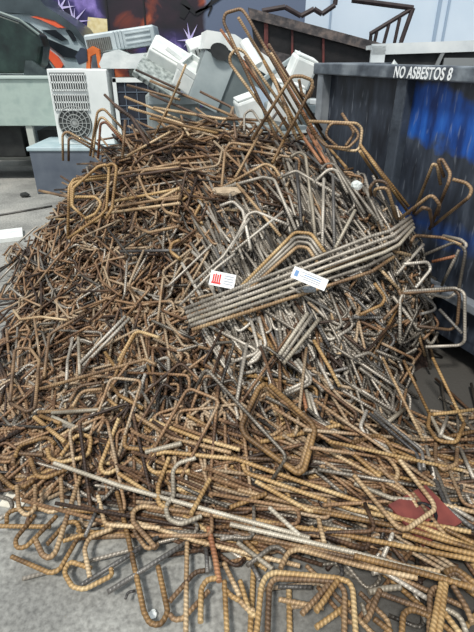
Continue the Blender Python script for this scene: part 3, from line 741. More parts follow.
# ------------------------------------------------------------------ the heap: deep tangle first (nobody could count it), then bar by bar
def shape(kind, L, g):
    """corners of a bar in its own plane, metres"""
    a = L
    if kind == 'I': return [(0,0),(a,0)]
    if kind == 'L': return [(0,0),(a,0),(a-.02,g.uniform(.07,.16))]
    if kind == 'J': w_ = g.uniform(.05,.08); return [(0,0),(a,0),(a,w_),(a-g.uniform(.08,.18),w_)]
    if kind == 'U': w_ = g.uniform(.10,.2); b_ = a*g.uniform(.7,1); return [(0,0),(a,0),(a,w_),(a-b_,w_)]
    if kind == 'Z': w_ = g.uniform(.06,.14); return [(0,0),(a*.6,0),(a*.7,w_),(a*1.1,w_)]
    if kind == 'C': w_ = g.uniform(.08,.14); return [(.0,w_*.9),(0,0),(a,0),(a,w_*.8)]
    if kind == 'R': w_ = min(a*.6, g.uniform(.14,.24)); return [(.07,.05),(0,0),(a,0),(a,w_),(0,w_),(-.004,-.012),(.05,.07)]
def rand_bar(px, py, ang, L, kind, g, lift, tilt=.5, allow=.07, cap=.02):
    d0 = ray(px, py); p = hit(px, py, 0.0)
    if H(p[0], p[1]) < .035:
        if p[1] > 2.2 or (393 < px < 460 and 335 < py < 432): return None      # bare floor
    if px < 190 and py < 176-(px-65)*.7: return None                          # the crest falls away to the left
    n = normal(p[0], p[1])
    q = hit(px+14*math.cos(ang), py+14*math.sin(ang), 0.0)
    e1 = q-p; e1 -= (e1@n)*n
    l = np.linalg.norm(e1)
    if l < 1e-5: return None
    e1 /= l; e1 = e1 + n*g.uniform(-.12,.12); e1 /= np.linalg.norm(e1)
    e2 = np.cross(n, e1); t_ = g.gauss(0, tilt if p[2] > .12 else .06); e2 = e2*math.cos(t_) + np.cross(e1, e2)*math.sin(t_); e2 /= np.linalg.norm(e2)
    sh = shape(kind, L, g); sg = g.choice((-1,1))
    cx = sum(s[0] for s in sh)/len(sh); cy = sum(s[1] for s in sh)/len(sh)
    P = [p + n*lift + e1*(s[0]-cx) + sg*e2*(s[1]-cy) for s in sh]
    if p[2] - H(p[0], p[1]) > .06: return None                                 # past the heap, at the skip wall
    # settle it: no corner stands further out of the heap than the tangle does
    top = max((a+(c-a)*s)[2] - H(*(a+(c-a)*s)[:2]) for a, c in zip(P[:-1], P[1:]) for s in (0,.25,.5,.75,1))
    if top > cap: P = [x - np.array([0,0,top-cap]) for x in P]
    w = clear(P, allow)
    if w > 0 and top <= cap: P = [x + np.array([0,0,min(w,.12)]) for x in P]
    z = min(x[2] for x in P)
    if z < .011: P = [x + np.array([0,0,.011-z]) for x in P]
    return P
# region: box in the view, direction (degrees, y down) and spread, lengths, kinds, materials, number of single bars, fill factor
REG = [
 ('left',   (2,198,200,425), None, (.2,.42), 'JJLLUUCZIR', 'bobdoogbl', 78, 13, 'short bent rusty bars on the left slope', 'short bent rusty bar tangled among others on the heap\'s left slope'),
 ('top',    (66,116,325,215), (10,30), (.4,.95), 'IILLJUI', 'bbbdorg', 78, 7, 'long rusty bars across the top', 'long rusty bar lying among others across the top of the heap'),
 ('middle', (205,175,345,355), (66,8), (.36,.62), 'IILLLI', 'gggkgg', 88, 7, 'parallel grey bars in the middle', 'grey steel bar in the tight parallel stack at the heap middle'),
 ('right',  (305,140,425,335), (54,11), (.34,.62), 'IILLLU', 'ggkgkg', 60, 7, 'grey bars on the right shoulder', 'grey bar sloping down the right shoulder of the heap'),
 ('lower',  (215,325,400,435), (64,32), (.25,.5), 'IILLUJ', 'ggbokb', 40, 7, 'grey and rusty bars under the tagged bundle', 'bar hanging steeply below the tagged bundle'),
 ('edge',   (370,225,462,350), None, (.18,.4), 'LUJLIC', 'gbgbk', 26, 6, 'hooked bars at the skip side', 'bent bar jumbled at the heap edge beside the skip'),
 ('belly',  (90,385,300,470), (30,40), (.25,.6), 'LUJIRI', 'obbog', 34, 8, 'rusty bars on the lower front', 'rusty bent bar on the lower front slope of the heap'),
 ('front',  (150,448,474,545), (15,13), (.4,.85), 'IIILJI', 'ooobog', 40, 6, 'long ribbed bars along the foot', 'long ochre ribbed bar lying along the front foot of the heap'),
 ('corner', (5,385,150,478), None, (.18,.4), 'UUJLRC', 'oobbgo', 30, 7, 'hooked bars at the lower left foot', 'ochre or brown hooked bar at the lower left foot of the heap'),
 ('fringe', (330,405,474,500), (42,25), (.22,.5), 'LUJIU', 'ogbgk', 24, 5, 'bent bars at the lower right', 'bent bar in the loose layer at the heap\'s lower right'),
 ('apron',  (260,540,474,628), (30,50), (.2,.45), 'LUJI', 'oobgk', 6, .4, 'loose bars nearest the viewer', 'loose ribbed bar on the dark floor at lower right'),
]
g = random.Random(5)
def fill(name, mset, m, label):
    Vs, Fs, Us, Ts, cap, off = [], [], [], [], [], 0
    for nm, (a,b,c,d), dr, (l0,l1), kinds, mats, n1, ff, grp, lab in REG:
        for k in range(int(n1*ff*1.65)):
            mk_ = g.choice(mats)
            if (mk_ in 'gkl') != mset: continue
            px, py = g.uniform(a,c), g.uniform(b,d)
            ang_ = math.radians(g.gauss(dr[0], dr[1]*1.15)) if dr else g.uniform(0, 2*math.pi)
            P = rand_bar(px, py, ang_, g.uniform(l0,l1), g.choice(kinds), g, g.uniform(-.17,-.05), .5, .15, .09 if nm == 'top' and k % 4 == 0 else -.025)
            if P is None: continue
            V, F, U, cp_ = tube(fillet(P, .03, 3), .0078, 6)
            Vs.append(V); Fs.append(F+off); Us.append(U); cap += [list(map(int, cp_[0]+off)), list(map(int, cp_[1]+off))]
            Ts.append(np.full(len(V), g.random())); off += len(V)
    V = np.concatenate(Vs); F = np.concatenate(Fs); U = np.concatenate(Us)
    me = bpy.data.meshes.new(name); me.from_pydata(V.tolist(), [], F.tolist()+cap)
    uv = me.uv_layers.new(name='length'); uu = np.zeros((len(me.loops),2)); uu[:len(U)] = U; uv.data.foreach_set('uv', uu.ravel())
    at_ = me.attributes.new('tone', 'FLOAT', 'POINT'); at_.data.foreach_set('value', np.concatenate(Ts))
    me.polygons.foreach_set('use_smooth', [True]*len(F)+[False]*len(cap))
    return tag(link(name, me, m), label, 'scrap rebar', kind='stuff')
fill('rebar_tangle', False, FILLM, 'deep tangle of rusty bent bars filling the heap')
fill('steel_tangle', True, FILLG, 'deep tangle of grey steel bars packed inside the heap')
# added filler core, seen through gaps; their shade is in its rust brown
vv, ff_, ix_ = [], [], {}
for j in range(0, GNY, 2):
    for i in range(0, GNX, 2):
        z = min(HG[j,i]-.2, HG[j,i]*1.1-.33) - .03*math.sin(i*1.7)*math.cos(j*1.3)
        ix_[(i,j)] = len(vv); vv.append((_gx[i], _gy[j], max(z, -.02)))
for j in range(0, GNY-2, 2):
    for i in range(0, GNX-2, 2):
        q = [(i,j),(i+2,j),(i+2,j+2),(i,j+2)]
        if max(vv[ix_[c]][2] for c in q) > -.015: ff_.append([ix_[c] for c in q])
me = bpy.data.meshes.new('heap_core'); me.from_pydata(vv, [], ff_)
tag(link('heap_core', me, mat('core_brown', [(30,22,18),(62,44,34)], 20, .9, 0, .6)), 'added filler core under the bars, gap shade in its rust brown', 'scrap', kind='stuff')

for nm, (a,b,c,d), dr, (l0,l1), kinds, mats, n1, ff, grp, lab in REG:
    k = 0; tries = 0
    while k < n1 and tries < n1*6:
        tries += 1
        # spread the bars evenly: a jittered walk over the region
        fx = ((k*0.618034) % 1.0 + g.uniform(-.06,.06)) % 1.0; fy = ((k+.5)/n1 + g.uniform(-.06,.06)) % 1.0
        px, py = a+(c-a)*fx, b+(d-b)*fy
        ang_ = math.radians(g.gauss(*dr)) if dr else g.uniform(0, 2*math.pi)
        kd = g.choice(kinds); mk_ = g.choice(mats)
        P = rand_bar(px, py, ang_, g.uniform(l0,l1), kd, g, g.uniform(-.06,-.01), .25, .10, {'top':.13,'edge':.07,'right':.05,'left':.055,'belly':.045,'corner':.045}.get(nm, .025))
        if P is None: continue
        nm_ = {'I':'straight_rebar','L':'bent_rebar','Z':'bent_rebar','J':'hooked_rebar','U':'hooked_rebar','C':'hooked_rebar','R':'rebar_stirrup'}[kd]
        o = bar_object(nm_, P, g.choice((.0085,.0095,.0105) if nm == 'left' else (.0075,.0085,.0085,.0095)), BM[mk_], .035, nm in ('front','apron','corner') and mk_ in 'ob')
        tag(o, lab, {'straight_rebar':'straight rebar','bent_rebar':'bent rebar','hooked_rebar':'hooked rebar','rebar_stirrup':'rebar stirrup'}[nm_], grp)
        k += 1

# ---- single bars one can point at
Z3, Z2 = 3.3, 3.0
T = [
# uprights at the top
('F',[(262,474),(80,75,3.25),(84,45,3.25),(140,28,3.25),(160,55,3.22),(395,470)],'b','tallest narrow U-shaped stirrup sticking up above the heap top',.012),
('F',[(292,474),(102,215,3.2),(100,190,3.2),(125,162,3.2),(150,176,3.2),(335,440)],'b','second narrow U-shaped stirrup upright, lower left of the tallest',.012),
('F',[(70,100,3.3),(300,430)],'r','straight rusty bar leaning beside the two tall upright stirrups',.011),
('F',[(130,60,3.2),(345,420)],'b','straight bar inside the tallest upright stirrup',.011),
('F',[(190,110,3.2),(405,474)],'r','rust-red straight bar along right side of the tallest stirrup',.012),
('F',[(175,474),(310,258,2.95),(345,258,2.95),(382,272,2.95),(378,300,2.95),(285,474)],'b','pale brown U stirrup leaning right, just left of the skip corner',.012),
('F',[(335,268,2.98),(345,320,2.98),(370,335,2.98),(384,290,2.98)],'b','small hook dangling inside the stirrup by the skip corner',.011),
('F',[(150,445),(150,385,3.2),(175,370,3.2),(212,425)],'g','grey hook standing before the small white container',.01),
('F',[(0,310,3.45),(110,365),(122,470)],'d','dark bent bar descending left of the grey hook on the heap top',.01),
('Q',[(40,330),(100,180,3.25)],'b','thin bar poking up to the left of the copier shell',.009),
('Q',[(0,225,3.5),(130,280),(245,330)],'b','long brown bar along the upper skyline under white panels',.011),
('Q',[(0,262,3.5),(200,350)],'d','dark bar just under the upper skyline bar',.011),
('Q',[(10,300),(218,335),(232,300)],'b','hooked bar lying along the top under the copier shell',.011),
('Q',[(0,372),(60,350),(100,370),(60,410)],'b','curled brown bar at the upper middle of the heap',.011),
('F',[(150,190,3.15),(300,440)],'b','brown bar inside the second narrow upright stirrup',.011),
('F',[(215,205,3.12),(352,474)],'o','ochre bar behind the leaning U stirrup, left one',.011),
('F',[(240,180,3.14),(425,474)],'b','brown bar right of the rust-red bar at the tallest stirrup',.011),
('F',[(232,150,3.18),(412,440)],'d','dark bar close beside the rust-red bar at the tallest stirrup',.011),
('F',[(245,250,3.05),(330,474)],'b','brown bar behind the leaning U stirrup, right one',.011),
('F',[(0,395,3.3),(240,410),(262,380)],'b','brown hooked bar level below the small white container',.011),
('Q',[(0,330,3.35),(190,372)],'o','ochre bar across heap top left of the small white container',.011),
('Q',[(-60,300,3.4),(90,345),(110,380)],'b','brown bent bar across the heap top before the gridded coil',.011),
('Q',[(20,405),(180,330,3.3)],'b','brown bar rising right across the heap top',.011),
# upper left
('B',[(12,318,3.5),(10,215,3.5),(28,203,3.5),(135,262)],'b','rusty hooked bar at upper left before the slate chest',.011),
('B',[(34,320,3.45),(34,232,3.45),(50,226,3.45),(150,285)],'b','inner rusty hooked bar parallel to the one before the slate chest',.011),
('B',[(118,300),(148,125,3.5),(172,112,3.5),(255,200)],'b','leaning rusty stirrup before the plain panel of white air conditioner',.011),
('B',[(130,306),(140,205,3.5),(160,135,3.5),(250,230)],'b','second stirrup leaning behind the one at the white air conditioner',.011),
('B',[(150,310),(160,172,3.45),(180,165,3.45),(262,258)],'r','innermost orange-brown stirrup before the white air conditioner',.011),
('B',[(215,98,3.5),(285,150,3.5),(352,258)],'d','thick dark flat-looking bar crossing the gridded coil',.017),
('B',[(176,58,3.6),(246,128,3.5)],'d','dark bar end poking up before the white air conditioner panel',.012),
('B',[(258,158,3.4),(246,310)],'b','short upright ribbed bar at upper left',.012),
('B',[(255,66,3.6),(360,110,3.55),(474,158)],'b','brown bar crossing the gridded coil from the left',.011),
('B',[(265,20,3.7),(474,78,3.6)],'b','upper brown bar crossing the top of gridded coil',.011),
('B',[(300,-40,3.8),(474,40,3.65)],'d','dark bar reaching over the second air conditioner',.011),
('B',[(474,6,3.4),(372,222)],'b','thin diagonal bar rising right over the gridded coil',.009),
('B',[(436,205),(265,300)],'b','brown bar sloping left below the gridded coil',.011),
('B',[(474,245),(330,300),(300,330)],'d','dark bent bar at left of the heap crown',.011),
('A',[(30,388,2.9),(36,185,3.05),(55,155,3.1),(185,140)],'o','outer ochre bar of the big stirrup bundle hanging at upper left',.012),
('A',[(44,265,2.95),(46,175,3.05),(70,163,3.08),(190,150)],'o','second ochre bar within the stirrup bundle at upper left',.012),
('A',[(110,318,2.9),(48,262,2.95),(52,190,3.0),(150,105,3.05),(182,97,3.05),(194,112,3.05),(184,270,2.95),(160,300,2.9),(30,390,2.85)],'o','big ochre rectangular stirrup hanging at upper left',.012),
('A',[(180,312,2.85),(206,270,2.9),(224,105,3.0),(206,92,3.02),(186,102,3.02)],'o','ochre stirrup end right beside the big rectangular one',.012),
('A',[(60,225,2.95),(140,225,2.95),(166,250,2.92),(140,292,2.9),(98,312,2.88)],'o','small ochre loop inside the big rectangular stirrup',.012),
('A',[(-82,200,3.3),(20,222,3.2),(50,225,3.1)],'b','brown bar end jutting left over bare concrete at upper left',.013),
('A',[(185,142),(330,118),(474,90)],'b','upper long bar running right from the ochre stirrup bundle',.012),
('A',[(200,156),(474,112)],'d','second long bar running right from the ochre stirrup bundle',.012),
('A',[(215,242),(474,192)],'o','ochre long bar running right below the stirrup bundle',.012),
('A',[(200,268),(474,222)],'b','brown long bar next below the ochre long bar',.012),
('A',[(200,287),(474,250)],'b','third brown long bar at upper left slope',.012),
('A',[(474,108),(332,120),(310,145),(346,225),(380,240),(474,188)],'b','rounded rectangular stirrup on the upper slope, middle left',.012),
('A',[(474,232),(410,238),(400,262),(420,285),(474,302)],'b','open hook facing right on the upper left slope',.012),
('A',[(474,340),(352,366),(292,340),(276,372),(302,285)],'b','kinked brown bar in the middle of left slope',.012),
('A',[(238,440),(474,436)],'k','dark level bar across the left slope',.012),
('A',[(474,395),(440,408),(436,440),(474,470)],'o','ochre ring-like hook on the left slope',.012),
# centre
('H',[(0,232),(170,186),(214,195),(300,396)],'g','grey L bar bent over the stack at heap middle',.012),
('H',[(228,192),(300,160),(474,262)],'g','grey bar bent low across the top of stack',.012),
('H',[(278,107),(312,85),(338,102),(378,432)],'l','pale hooked bar standing over upper end of the grey stack',.012),
('H',[(368,212),(432,150),(474,168)],'g','grey bar kinked at the right of the stack top',.011),
('H',[(342,92),(474,205)],'k','dark straight bar crossing behind pale hooked bar',.011),
('H',[(0,300),(52,280),(90,320),(122,474)],'g','grey L bar at the left edge of the stack',.011),
('H',[(42,474),(110,332),(142,322),(272,376)],'g','grey bent bar forming a peak above the red tag',.011),
('H',[(60,474),(250,322)],'g','thin straight bar rising right above the red tag',.0095),
('H',[(4,252),(20,82),(40,50),(132,62)],'b','brown hook at the left of heap middle',.011),
('H',[(8,228),(180,132),(216,150),(242,192)],'b','brown bent bar over the torn pale scrap',.011),
('H',[(272,0),(206,132)],'o','ochre bar end pointing down at heap middle',.012),
('H',[(300,130),(322,382)],'k','dark upright bar in the stack under pale hooked bar',.011),
('H',[(410,192),(404,462)],'g','grey ribbed upright bar right of the pale hooked bar',.011),
('H',[(446,182),(452,474)],'k','dark upright bar at right of the ribbed grey one',.011),
('H',[(360,250),(376,422)],'l','pale short upright bar above the second bundle',.011),
('H',[(66,212),(240,420)],'b','brown straight bar sloping down left side of the stack',.011),
('H',[(345,0),(432,150)],'r','rust-red bar sloping down from crown, right one',.012),
('H',[(310,0),(402,132)],'r','rust-red bar sloping down from crown, left one',.012),
('H',[(165,0),(60,190)],'b','brown bar sloping down left from the crown',.011),
# second bundle: bent bars over the tagged bundle
('R',[(178,200),(340,36),(388,40),(432,100)],'o','outermost ochre-ended L bar over the tagged bundle',.012,.045),
('R',[(186,204),(344,50),(386,54),(424,108)],'g','second L bar from outside over the tagged bundle',.012,.045),
('R',[(194,206),(346,64),(382,68),(416,118)],'g','third L bar from outside over the tagged bundle',.012,.045),
('R',[(204,206),(348,78),(378,82),(408,128)],'b','innermost L bar over the tagged bundle',.012,.045),
('R',[(0,252),(110,140),(162,100)],'g','thin grey bar left of red tag',.0095,.03),
('R',[(36,190),(128,108),(205,-4)],'g','thin grey bar rising right above the red tag',.0095,.03),
# right side
('S',[(30,352),(200,290),(286,312)],'b','brown bar bending away below the tagged bundle at right',.012,.03),
('S',[(0,90),(60,50),(100,130)],'g','grey hook at upper right of the heap',.011),
('S',[(62,292),(122,178)],'l','pale straight bar rising above the tagged bundle',.012,.03),
('S',[(150,110),(205,230)],'g','grey bar on right shoulder beside pale scrap knot',.011),
('S',[(60,40),(190,210)],'g','long grey bar along right shoulder',.011),
('S',[(20,60),(36,40),(60,42),(150,190)],'g','grey hooked bar on right shoulder',.011),
('C',[(222,348),(304,140,2.48),(322,150,2.48),(336,228,2.48)],'b','tall brown hook standing against the blue skip panel',.011),
('C',[(350,196,2.43),(324,125,2.43),(342,122,2.43),(376,180,2.38),(370,215,2.33),(290,412)],'b','bent-tipped brown bar right of the tall hook before skip',.011),
('C',[(385,205,2.33),(442,220,2.31),(466,245,2.28),(456,278,2.23),(300,402)],'b','rightmost brown hook curling against the blue skip',.011),
('C',[(0,60,2.63),(206,350)],'o','long thin ochre bar sloping down before the dark skip',.01),
('C',[(0,88,2.58),(72,200)],'o','short ochre bar left of the long thin one',.01),
('C',[(165,370),(300,265,2.33),(332,312,2.31),(324,352)],'b','low brown hook under the tall hook before skip',.011),
('C',[(230,352),(262,322,2.28),(290,330,2.28),(302,402)],'b','small brown arch at base of the hooks before skip',.011),
('C',[(46,272),(40,240,2.48),(64,210,2.48),(112,216,2.45),(146,362)],'b','brown arch stirrup on right shoulder before dark skip',.011),
('C',[(62,272),(62,245,2.45),(112,238,2.43),(156,372)],'b','inner arch stirrup on right shoulder before dark skip',.011),
('G',[(100,182),(235,206,2.8),(246,112,2.85),(222,92,2.85),(35,84,2.9)],'b','looped brown stirrup by skip corner post',.011),
('G',[(62,140,2.85),(100,182,2.8),(190,190,2.8),(240,140,2.82),(200,96,2.85),(120,90,2.85),(98,140,2.85),(150,186,2.8)],'b','coiled round bar by skip corner post',.01),
('G',[(165,52,2.95),(216,130,2.9),(180,182,2.85)],'b','bent bar tip rising above the coiled round bar',.011),
('G',[(72,142),(182,266)],'o','ochre bar under the coiled round bar',.011),
('G',[(240,180,2.8),(430,422)],'o','long ochre bar running down to right from the coil',.011),
('G',[(30,108),(122,262)],'r','rust-red bar sloping under the coil by skip corner',.012),
('D',[(166,474),(166,292),(182,256),(400,240),(436,262),(436,462),(415,480),(272,486)],'g','big rounded grey stirrup at right edge above dark floor',.011,.03),
('D',[(172,264),(398,248),(414,270),(405,390),(380,416),(240,400)],'b','second big stirrup nested in the grey one at right',.011,.03),
('D',[(290,265),(368,284),(396,262)],'g','small grey hook hanging off the nested stirrups',.011,.03),
('D',[(270,102),(392,50),(442,78),(412,240)],'g','grey bent bar arching at right edge by skip rail',.011,.03),
('D',[(345,24),(420,40),(446,62),(430,82)],'g','grey hook end at upper right edge before skip',.011,.03),
('D',[(340,232),(412,82)],'g','straight grey bar rising under the arched one',.011,.02),
('D',[(212,52),(226,22),(350,32),(424,62)],'b','brown hook at right end of the tagged bundle',.011,.03),
('D',[(72,150),(172,258)],'b','brown bar sloping to corner of the big grey stirrup',.011,.02),
('D',[(60,222),(106,282),(90,312),(0,352)],'o','ochre bent bar with bright end, middle right',.011,.02),
('D',[(98,372),(180,290),(160,250)],'b','rusty bent bar left of the big grey stirrup',.011,.02),
('D',[(180,142),(282,132),(296,162),(230,242)],'g','grey bent bar inside the right edge tangle',.011,.02),
('D',[(150,186),(265,60)],'g','grey bar end in the right edge tangle',.011,.02),
('D',[(300,132),(400,108)],'r','orange-rust bar end in the right edge tangle',.011,.02),
('D',[(252,262),(330,330),(252,350)],'k','dark kinked bar within the big grey stirrup',.011),
('D',[(330,330),(425,430)],'k','dark bar end below the kinked bar within stirrup',.011),
# below the bundle
('T',[(282,30),(306,118),(228,145)],'g','grey L bar foot, upper one under the bundle',.011,.02),
('T',[(304,20),(324,100),(274,152)],'g','grey L bar foot, lower one under the bundle',.011,.02),
('T',[(440,8),(356,132)],'l','thick pale bar leaning left under the bundle',.013,.035),
('T',[(472,26),(372,150)],'l','second thick pale bar leaning left under the bundle',.013,.035),
('T',[(455,10),(364,142)],'g','grey bar between the two thick pale leaning bars',.012,.03),
('E',[(290,82),(350,164),(345,188),(240,236)],'g','outer grey L bar pointing left above diamond stirrup',.011,.03),
('E',[(278,92),(334,166),(330,178),(236,222)],'g','inner grey L bar pointing left above diamond stirrup',.011,.03),
('E',[(370,182),(402,222)],'g','short grey bar end right of the L bars',.011,.02),
('E',[(384,100),(442,212)],'g','long grey bar end right of the L bars',.011,.02),
('E',[(310,216),(332,308)],'r','orange-tipped bar hanging beside diamond stirrup top',.011,.02),
('E',[(328,216),(352,316)],'l','pale bar hanging beside the orange-tipped one',.011,.02),
('E',[(345,232),(380,342)],'g','grey bar hanging right of the pale one',.011,.02),
('E',[(360,0),(430,120),(474,202)],'o','ochre bar with yellow ribs right of the L bars',.011,.03),
('E',[(72,20),(24,292),(36,342)],'g','grey bar falling steeply with bent foot, left of diamond',.011,.02),
('E',[(130,0),(136,50),(116,84),(74,106)],'g','grey hook with curled foot under the bundle',.011,.02),
('E',[(62,40),(20,322)],'k','dark steep bar left of the diamond stirrup',.011,.01),
('E',[(150,190),(122,208),(48,372),(65,412),(292,576),(320,560),(366,390),(350,356),(172,194)],'o','large ochre diamond-shaped stirrup at lower middle',.0145,.10),
('E',[(136,212),(60,382),(82,428),(280,560),(308,540),(350,392),(340,360),(165,205)],'b','second diamond stirrup tucked behind the ochre one',.013,.07),
('E',[(148,200),(202,326)],'b','bar end hanging inside the diamond stirrup, left',.011,.03),
('E',[(166,208),(226,346)],'o','ochre bar end hanging inside the diamond stirrup, right',.011,.03),
('E',[(76,342),(130,408),(180,414),(266,356),(252,312)],'b','brown rounded bar across the inside of the diamond',.011,.02),
('E',[(130,440),(280,408),(474,366)],'o','ochre straight bar crossing the diamond stirrup',.012,.03),
# left lower
('U',[(110,236),(430,146),(462,162)],'b','long bar rising right across the lower left slope',.0115,.04),
('U',[(30,272),(44,112),(90,114),(116,150),(104,290),(82,302),(30,276)],'b','upright rounded rectangular stirrup at left edge',.0115,.05),
('U',[(112,302),(382,290)],'b','level brown bar under the rounded rectangular stirrup',.0115,.03),
('U',[(130,200),(146,72),(252,10)],'b','brown bent bar over the left slope',.0115,.03),
('U',[(216,82),(200,150),(196,232)],'g','grey upright bar in the left slope, left of pair',.011,.02),
('U',[(232,82),(236,192)],'l','pale upright bar in the left slope, right of pair',.011,.02),
('U',[(372,18),(236,158)],'g','grey diagonal bar on left slope, upper of pair',.0115,.03),
('U',[(384,24),(246,166)],'g','grey diagonal bar on left slope, lower of pair',.0115,.03),
('U',[(350,152),(402,60),(472,82)],'o','ochre peaked bar left of the diamond',.0115,.03),
('U',[(330,222),(372,118),(402,66)],'o','ochre bar falling from the ochre peaked bar',.0115,.03),
('U',[(330,222),(352,252),(424,292)],'o','ochre bent foot below the ochre peaked bar',.0115,.03),
('U',[(206,272),(232,225),(304,214)],'b','brown bent bar, upper of two alike at lower left',.0115,.03),
('U',[(214,288),(242,240),(304,234)],'b','brown bent bar, lower of two alike at lower left',.0115,.03),
('U',[(40,0),(60,28),(120,20),(200,30)],'b','thin bar curving across the far left slope',.0105,.02),
('J',[(136,146),(258,246)],'o','thick ochre bar end at lower left',.013,.03),
('J',[(160,142),(242,172)],'o','short ochre bar beside the thick ochre end',.012,.03),
('J',[(205,130),(474,112)],'l','long pale level bar at lower left foot',.012,.03),
('J',[(206,146),(330,200),(366,180),(355,160)],'l','pale bent bar below the long pale level bar',.012,.03),
('J',[(474,140),(396,338),(404,364),(430,370),(474,346)],'o','ochre V-shaped hook at lower left front',.0115,.04),
('J',[(186,272),(196,310),(240,326),(350,300),(362,222),(302,214),(240,300)],'o','ochre closed loop at lower left front',.0115,.04),
('J',[(-8,372),(50,426),(92,424),(134,398)],'o','ochre bar sagging at left foot edge',.0115,.02),
('J',[(120,312),(144,380),(182,386),(272,350)],'o','ochre bent bar crossing below the closed loop',.0115,.03),
('J',[(60,302),(76,258),(188,224),(216,252)],'o','ochre arch over the lower left foot',.0115,.03),
('J',[(50,332),(60,290),(172,296)],'b','brown bar bent inside the ochre arch',.0115,.02),
('J',[(-6,300),(40,310),(66,290)],'b','brown hook end at the left edge foot',.0115,.02),
('J',[(280,300),(340,320),(366,350)],'b','brown short bent bar beside the closed loop',.0115,.02),
# long ribbed bars
('X',[(190,471),(155,473),(146,466),(150,456),(165,452),(236,459),(354,500),(474,548)],'o','long ochre ribbed bar with rounded hook at its left end',.0115,.04),
('K',[(0,290),(474,370),(940,460)],'o','ochre ribbed bar running right, upper of two near bottom',.0115,.04),
('K',[(0,322),(474,430),(940,560)],'l','pale ribbed bar running right, lower of two near bottom',.0115,.045),
('K',[(48,92),(60,125),(474,268),(920,352)],'o','ochre ribbed bar with small hook under diamond',.0115,.04),
('K',[(98,158),(300,270),(336,268)],'o','golden bar with bent tip among the long ribbed bars',.0115,.05),
('K',[(0,68),(240,76),(362,102)],'b','brown ribbed level bar just below the diamond',.0115,.03),
('K',[(0,258),(140,205)],'o','ochre bar end pointing right among the long ribbed bars',.0115,.05),
('K',[(150,258),(268,366)],'l','pale short bar crossing the long ribbed bars',.011,.055),
('K',[(20,345),(128,459)],'o','ochre bar crossing down under the long ribbed bars',.0115,.02),
('K',[(338,300),(360,392)],'b','short brown upright bar among the long ribbed bars',.011,.05),
('K',[(30,190),(474,300)],'b','brown ribbed bar between the long ochre ones',.0115,.03),
('K',[(0,350),(474,452),(900,640)],'b','brown ribbed bar lowest of the long sheaf',.0115,.03),
('X',[(54,463),(120,486),(240,519),(310,538)],'l','long pale ribbed bar crossing from lower left foot',.0115,.05),
('X',[(156,548),(133,522),(133,511),(142,506),(240,519)],'b','brown hook joined to the lower long bars',.0115,.04),
('I',[(280,372),(355,234)],'o','ochre short bar standing across the hooks at lower middle',.0115,.06),
('I',[(300,150),(232,170),(208,200),(212,300),(180,342),(190,392),(240,412),(322,380)],'l','pale curled bar end like a question mark at lower middle',.0115,.05),
('I',[(194,148),(150,262),(152,330),(186,350)],'o','ochre hook left of the curled bar end',.0115,.05),
('I',[(100,128),(244,92)],'l','pale thick bar end at lower middle',.014,.05),
('I',[(20,62),(16,110),(120,118),(140,96)],'o','ochre rounded bar at lower middle left',.0115,.04),
('I',[(60,-20),(200,70),(440,130)],'b','brown bar sloping down towards ribbed sheaf',.0115,.04),
('I',[(120,0),(300,70),(474,118)],'o','ochre bar sloping down towards ribbed sheaf',.0115,.04),
('X',[(135,522),(196,541),(300,566)],'b','thin brown bar sloping across the concrete at lower middle',.0105,.02),
('X',[(354,556),(414,571),(480,590)],'o','thick ochre bar lying over dark floor at lower right',.0135,.06),
('X',[(300,508),(400,527),(474,549)],'o','ochre ribbed bar above the thick one at lower right',.0115,.05),
('X',[(304,546),(380,562),(440,572)],'b','brown ribbed bar beneath the thick one at lower right',.0115,.03),
('X',[(330,452),(420,500),(474,512)],'b','brown bar above the red board',.0115,.03),
('M',[(0,60),(188,288),(320,196),(310,165),(180,0)],'b','big V-shaped bar over the red board',.0115,.07),
('M',[(288,0),(368,190),(474,272)],'k','dark grey bent bar right of the red board',.0115,.03),
('M',[(306,0),(380,182),(474,238)],'g','grey bent bar beside the dark one right of red board',.0115,.03),
('M',[(230,130),(370,312)],'b','brown bar lying over the red board',.0115,.04),
('M',[(358,272),(474,330)],'o','ochre bar end right of the red board',.0115,.04),
('M',[(190,296),(330,340),(474,372)],'o','ochre ribbed bar starting at the V-shaped tip',.0115,.05),
('M',[(0,92),(150,152),(240,158)],'l','pale bar left of the red board',.0115,.04),
('M',[(100,30),(220,140),(250,190)],'b','brown hooked bar upper left of the red board',.0115,.04),
# right lower
('L',[(112,-10),(276,322)],'b','left one of three thin bars falling over dark floor',.0095,.03),
('L',[(195,0,1.95),(302,222)],'o','middle one of three thin bars falling over dark floor',.0095,.03),
('L',[(310,-10,2.0),(432,245)],'o','right one of three thin bars falling over dark floor',.0095,.03),
('L',[(300,210),(292,262),(330,322),(404,326),(436,250)],'o','rounded stirrup at right foot under three thin bars',.011,.05),
('L',[(310,215),(360,210),(474,196)],'o','ochre bar across the stirrup at right foot',.011,.06),
('L',[(322,330),(322,400),(350,438),(404,410),(408,350)],'b','lower rounded stirrup at right foot',.011,.04),
('L',[(305,225),(345,300),(395,318)],'l','pale bar inside the rounded stirrup at right foot',.011,.05),
('L',[(340,300),(368,226)],'g','short grey bar inside the rounded stirrup at right foot',.011,.06),
('L',[(285,340),(318,474)],'g','grey bar falling to the bottom right',.011,.03),
('L',[(420,350),(474,470)],'g','grey bar at the right edge foot',.011,.03),
('L',[(132,246),(202,192)],'l','pale short bar over the dark gap at right',.013,.03),
('L',[(60,210),(250,372),(262,440)],'k','dark bent bar, upper of the pair at lower right',.011,.05),
('L',[(80,205),(268,360),(276,430)],'k','dark bent bar, lower of the pair at lower right',.011,.05),
('L',[(0,-10),(60,-30),(112,10)],'g','grey bent bar over the dark gap',.011,.05),
('L',[(50,200),(24,262),(46,300),(150,356)],'g','grey hook at lower right slope',.011,.04),
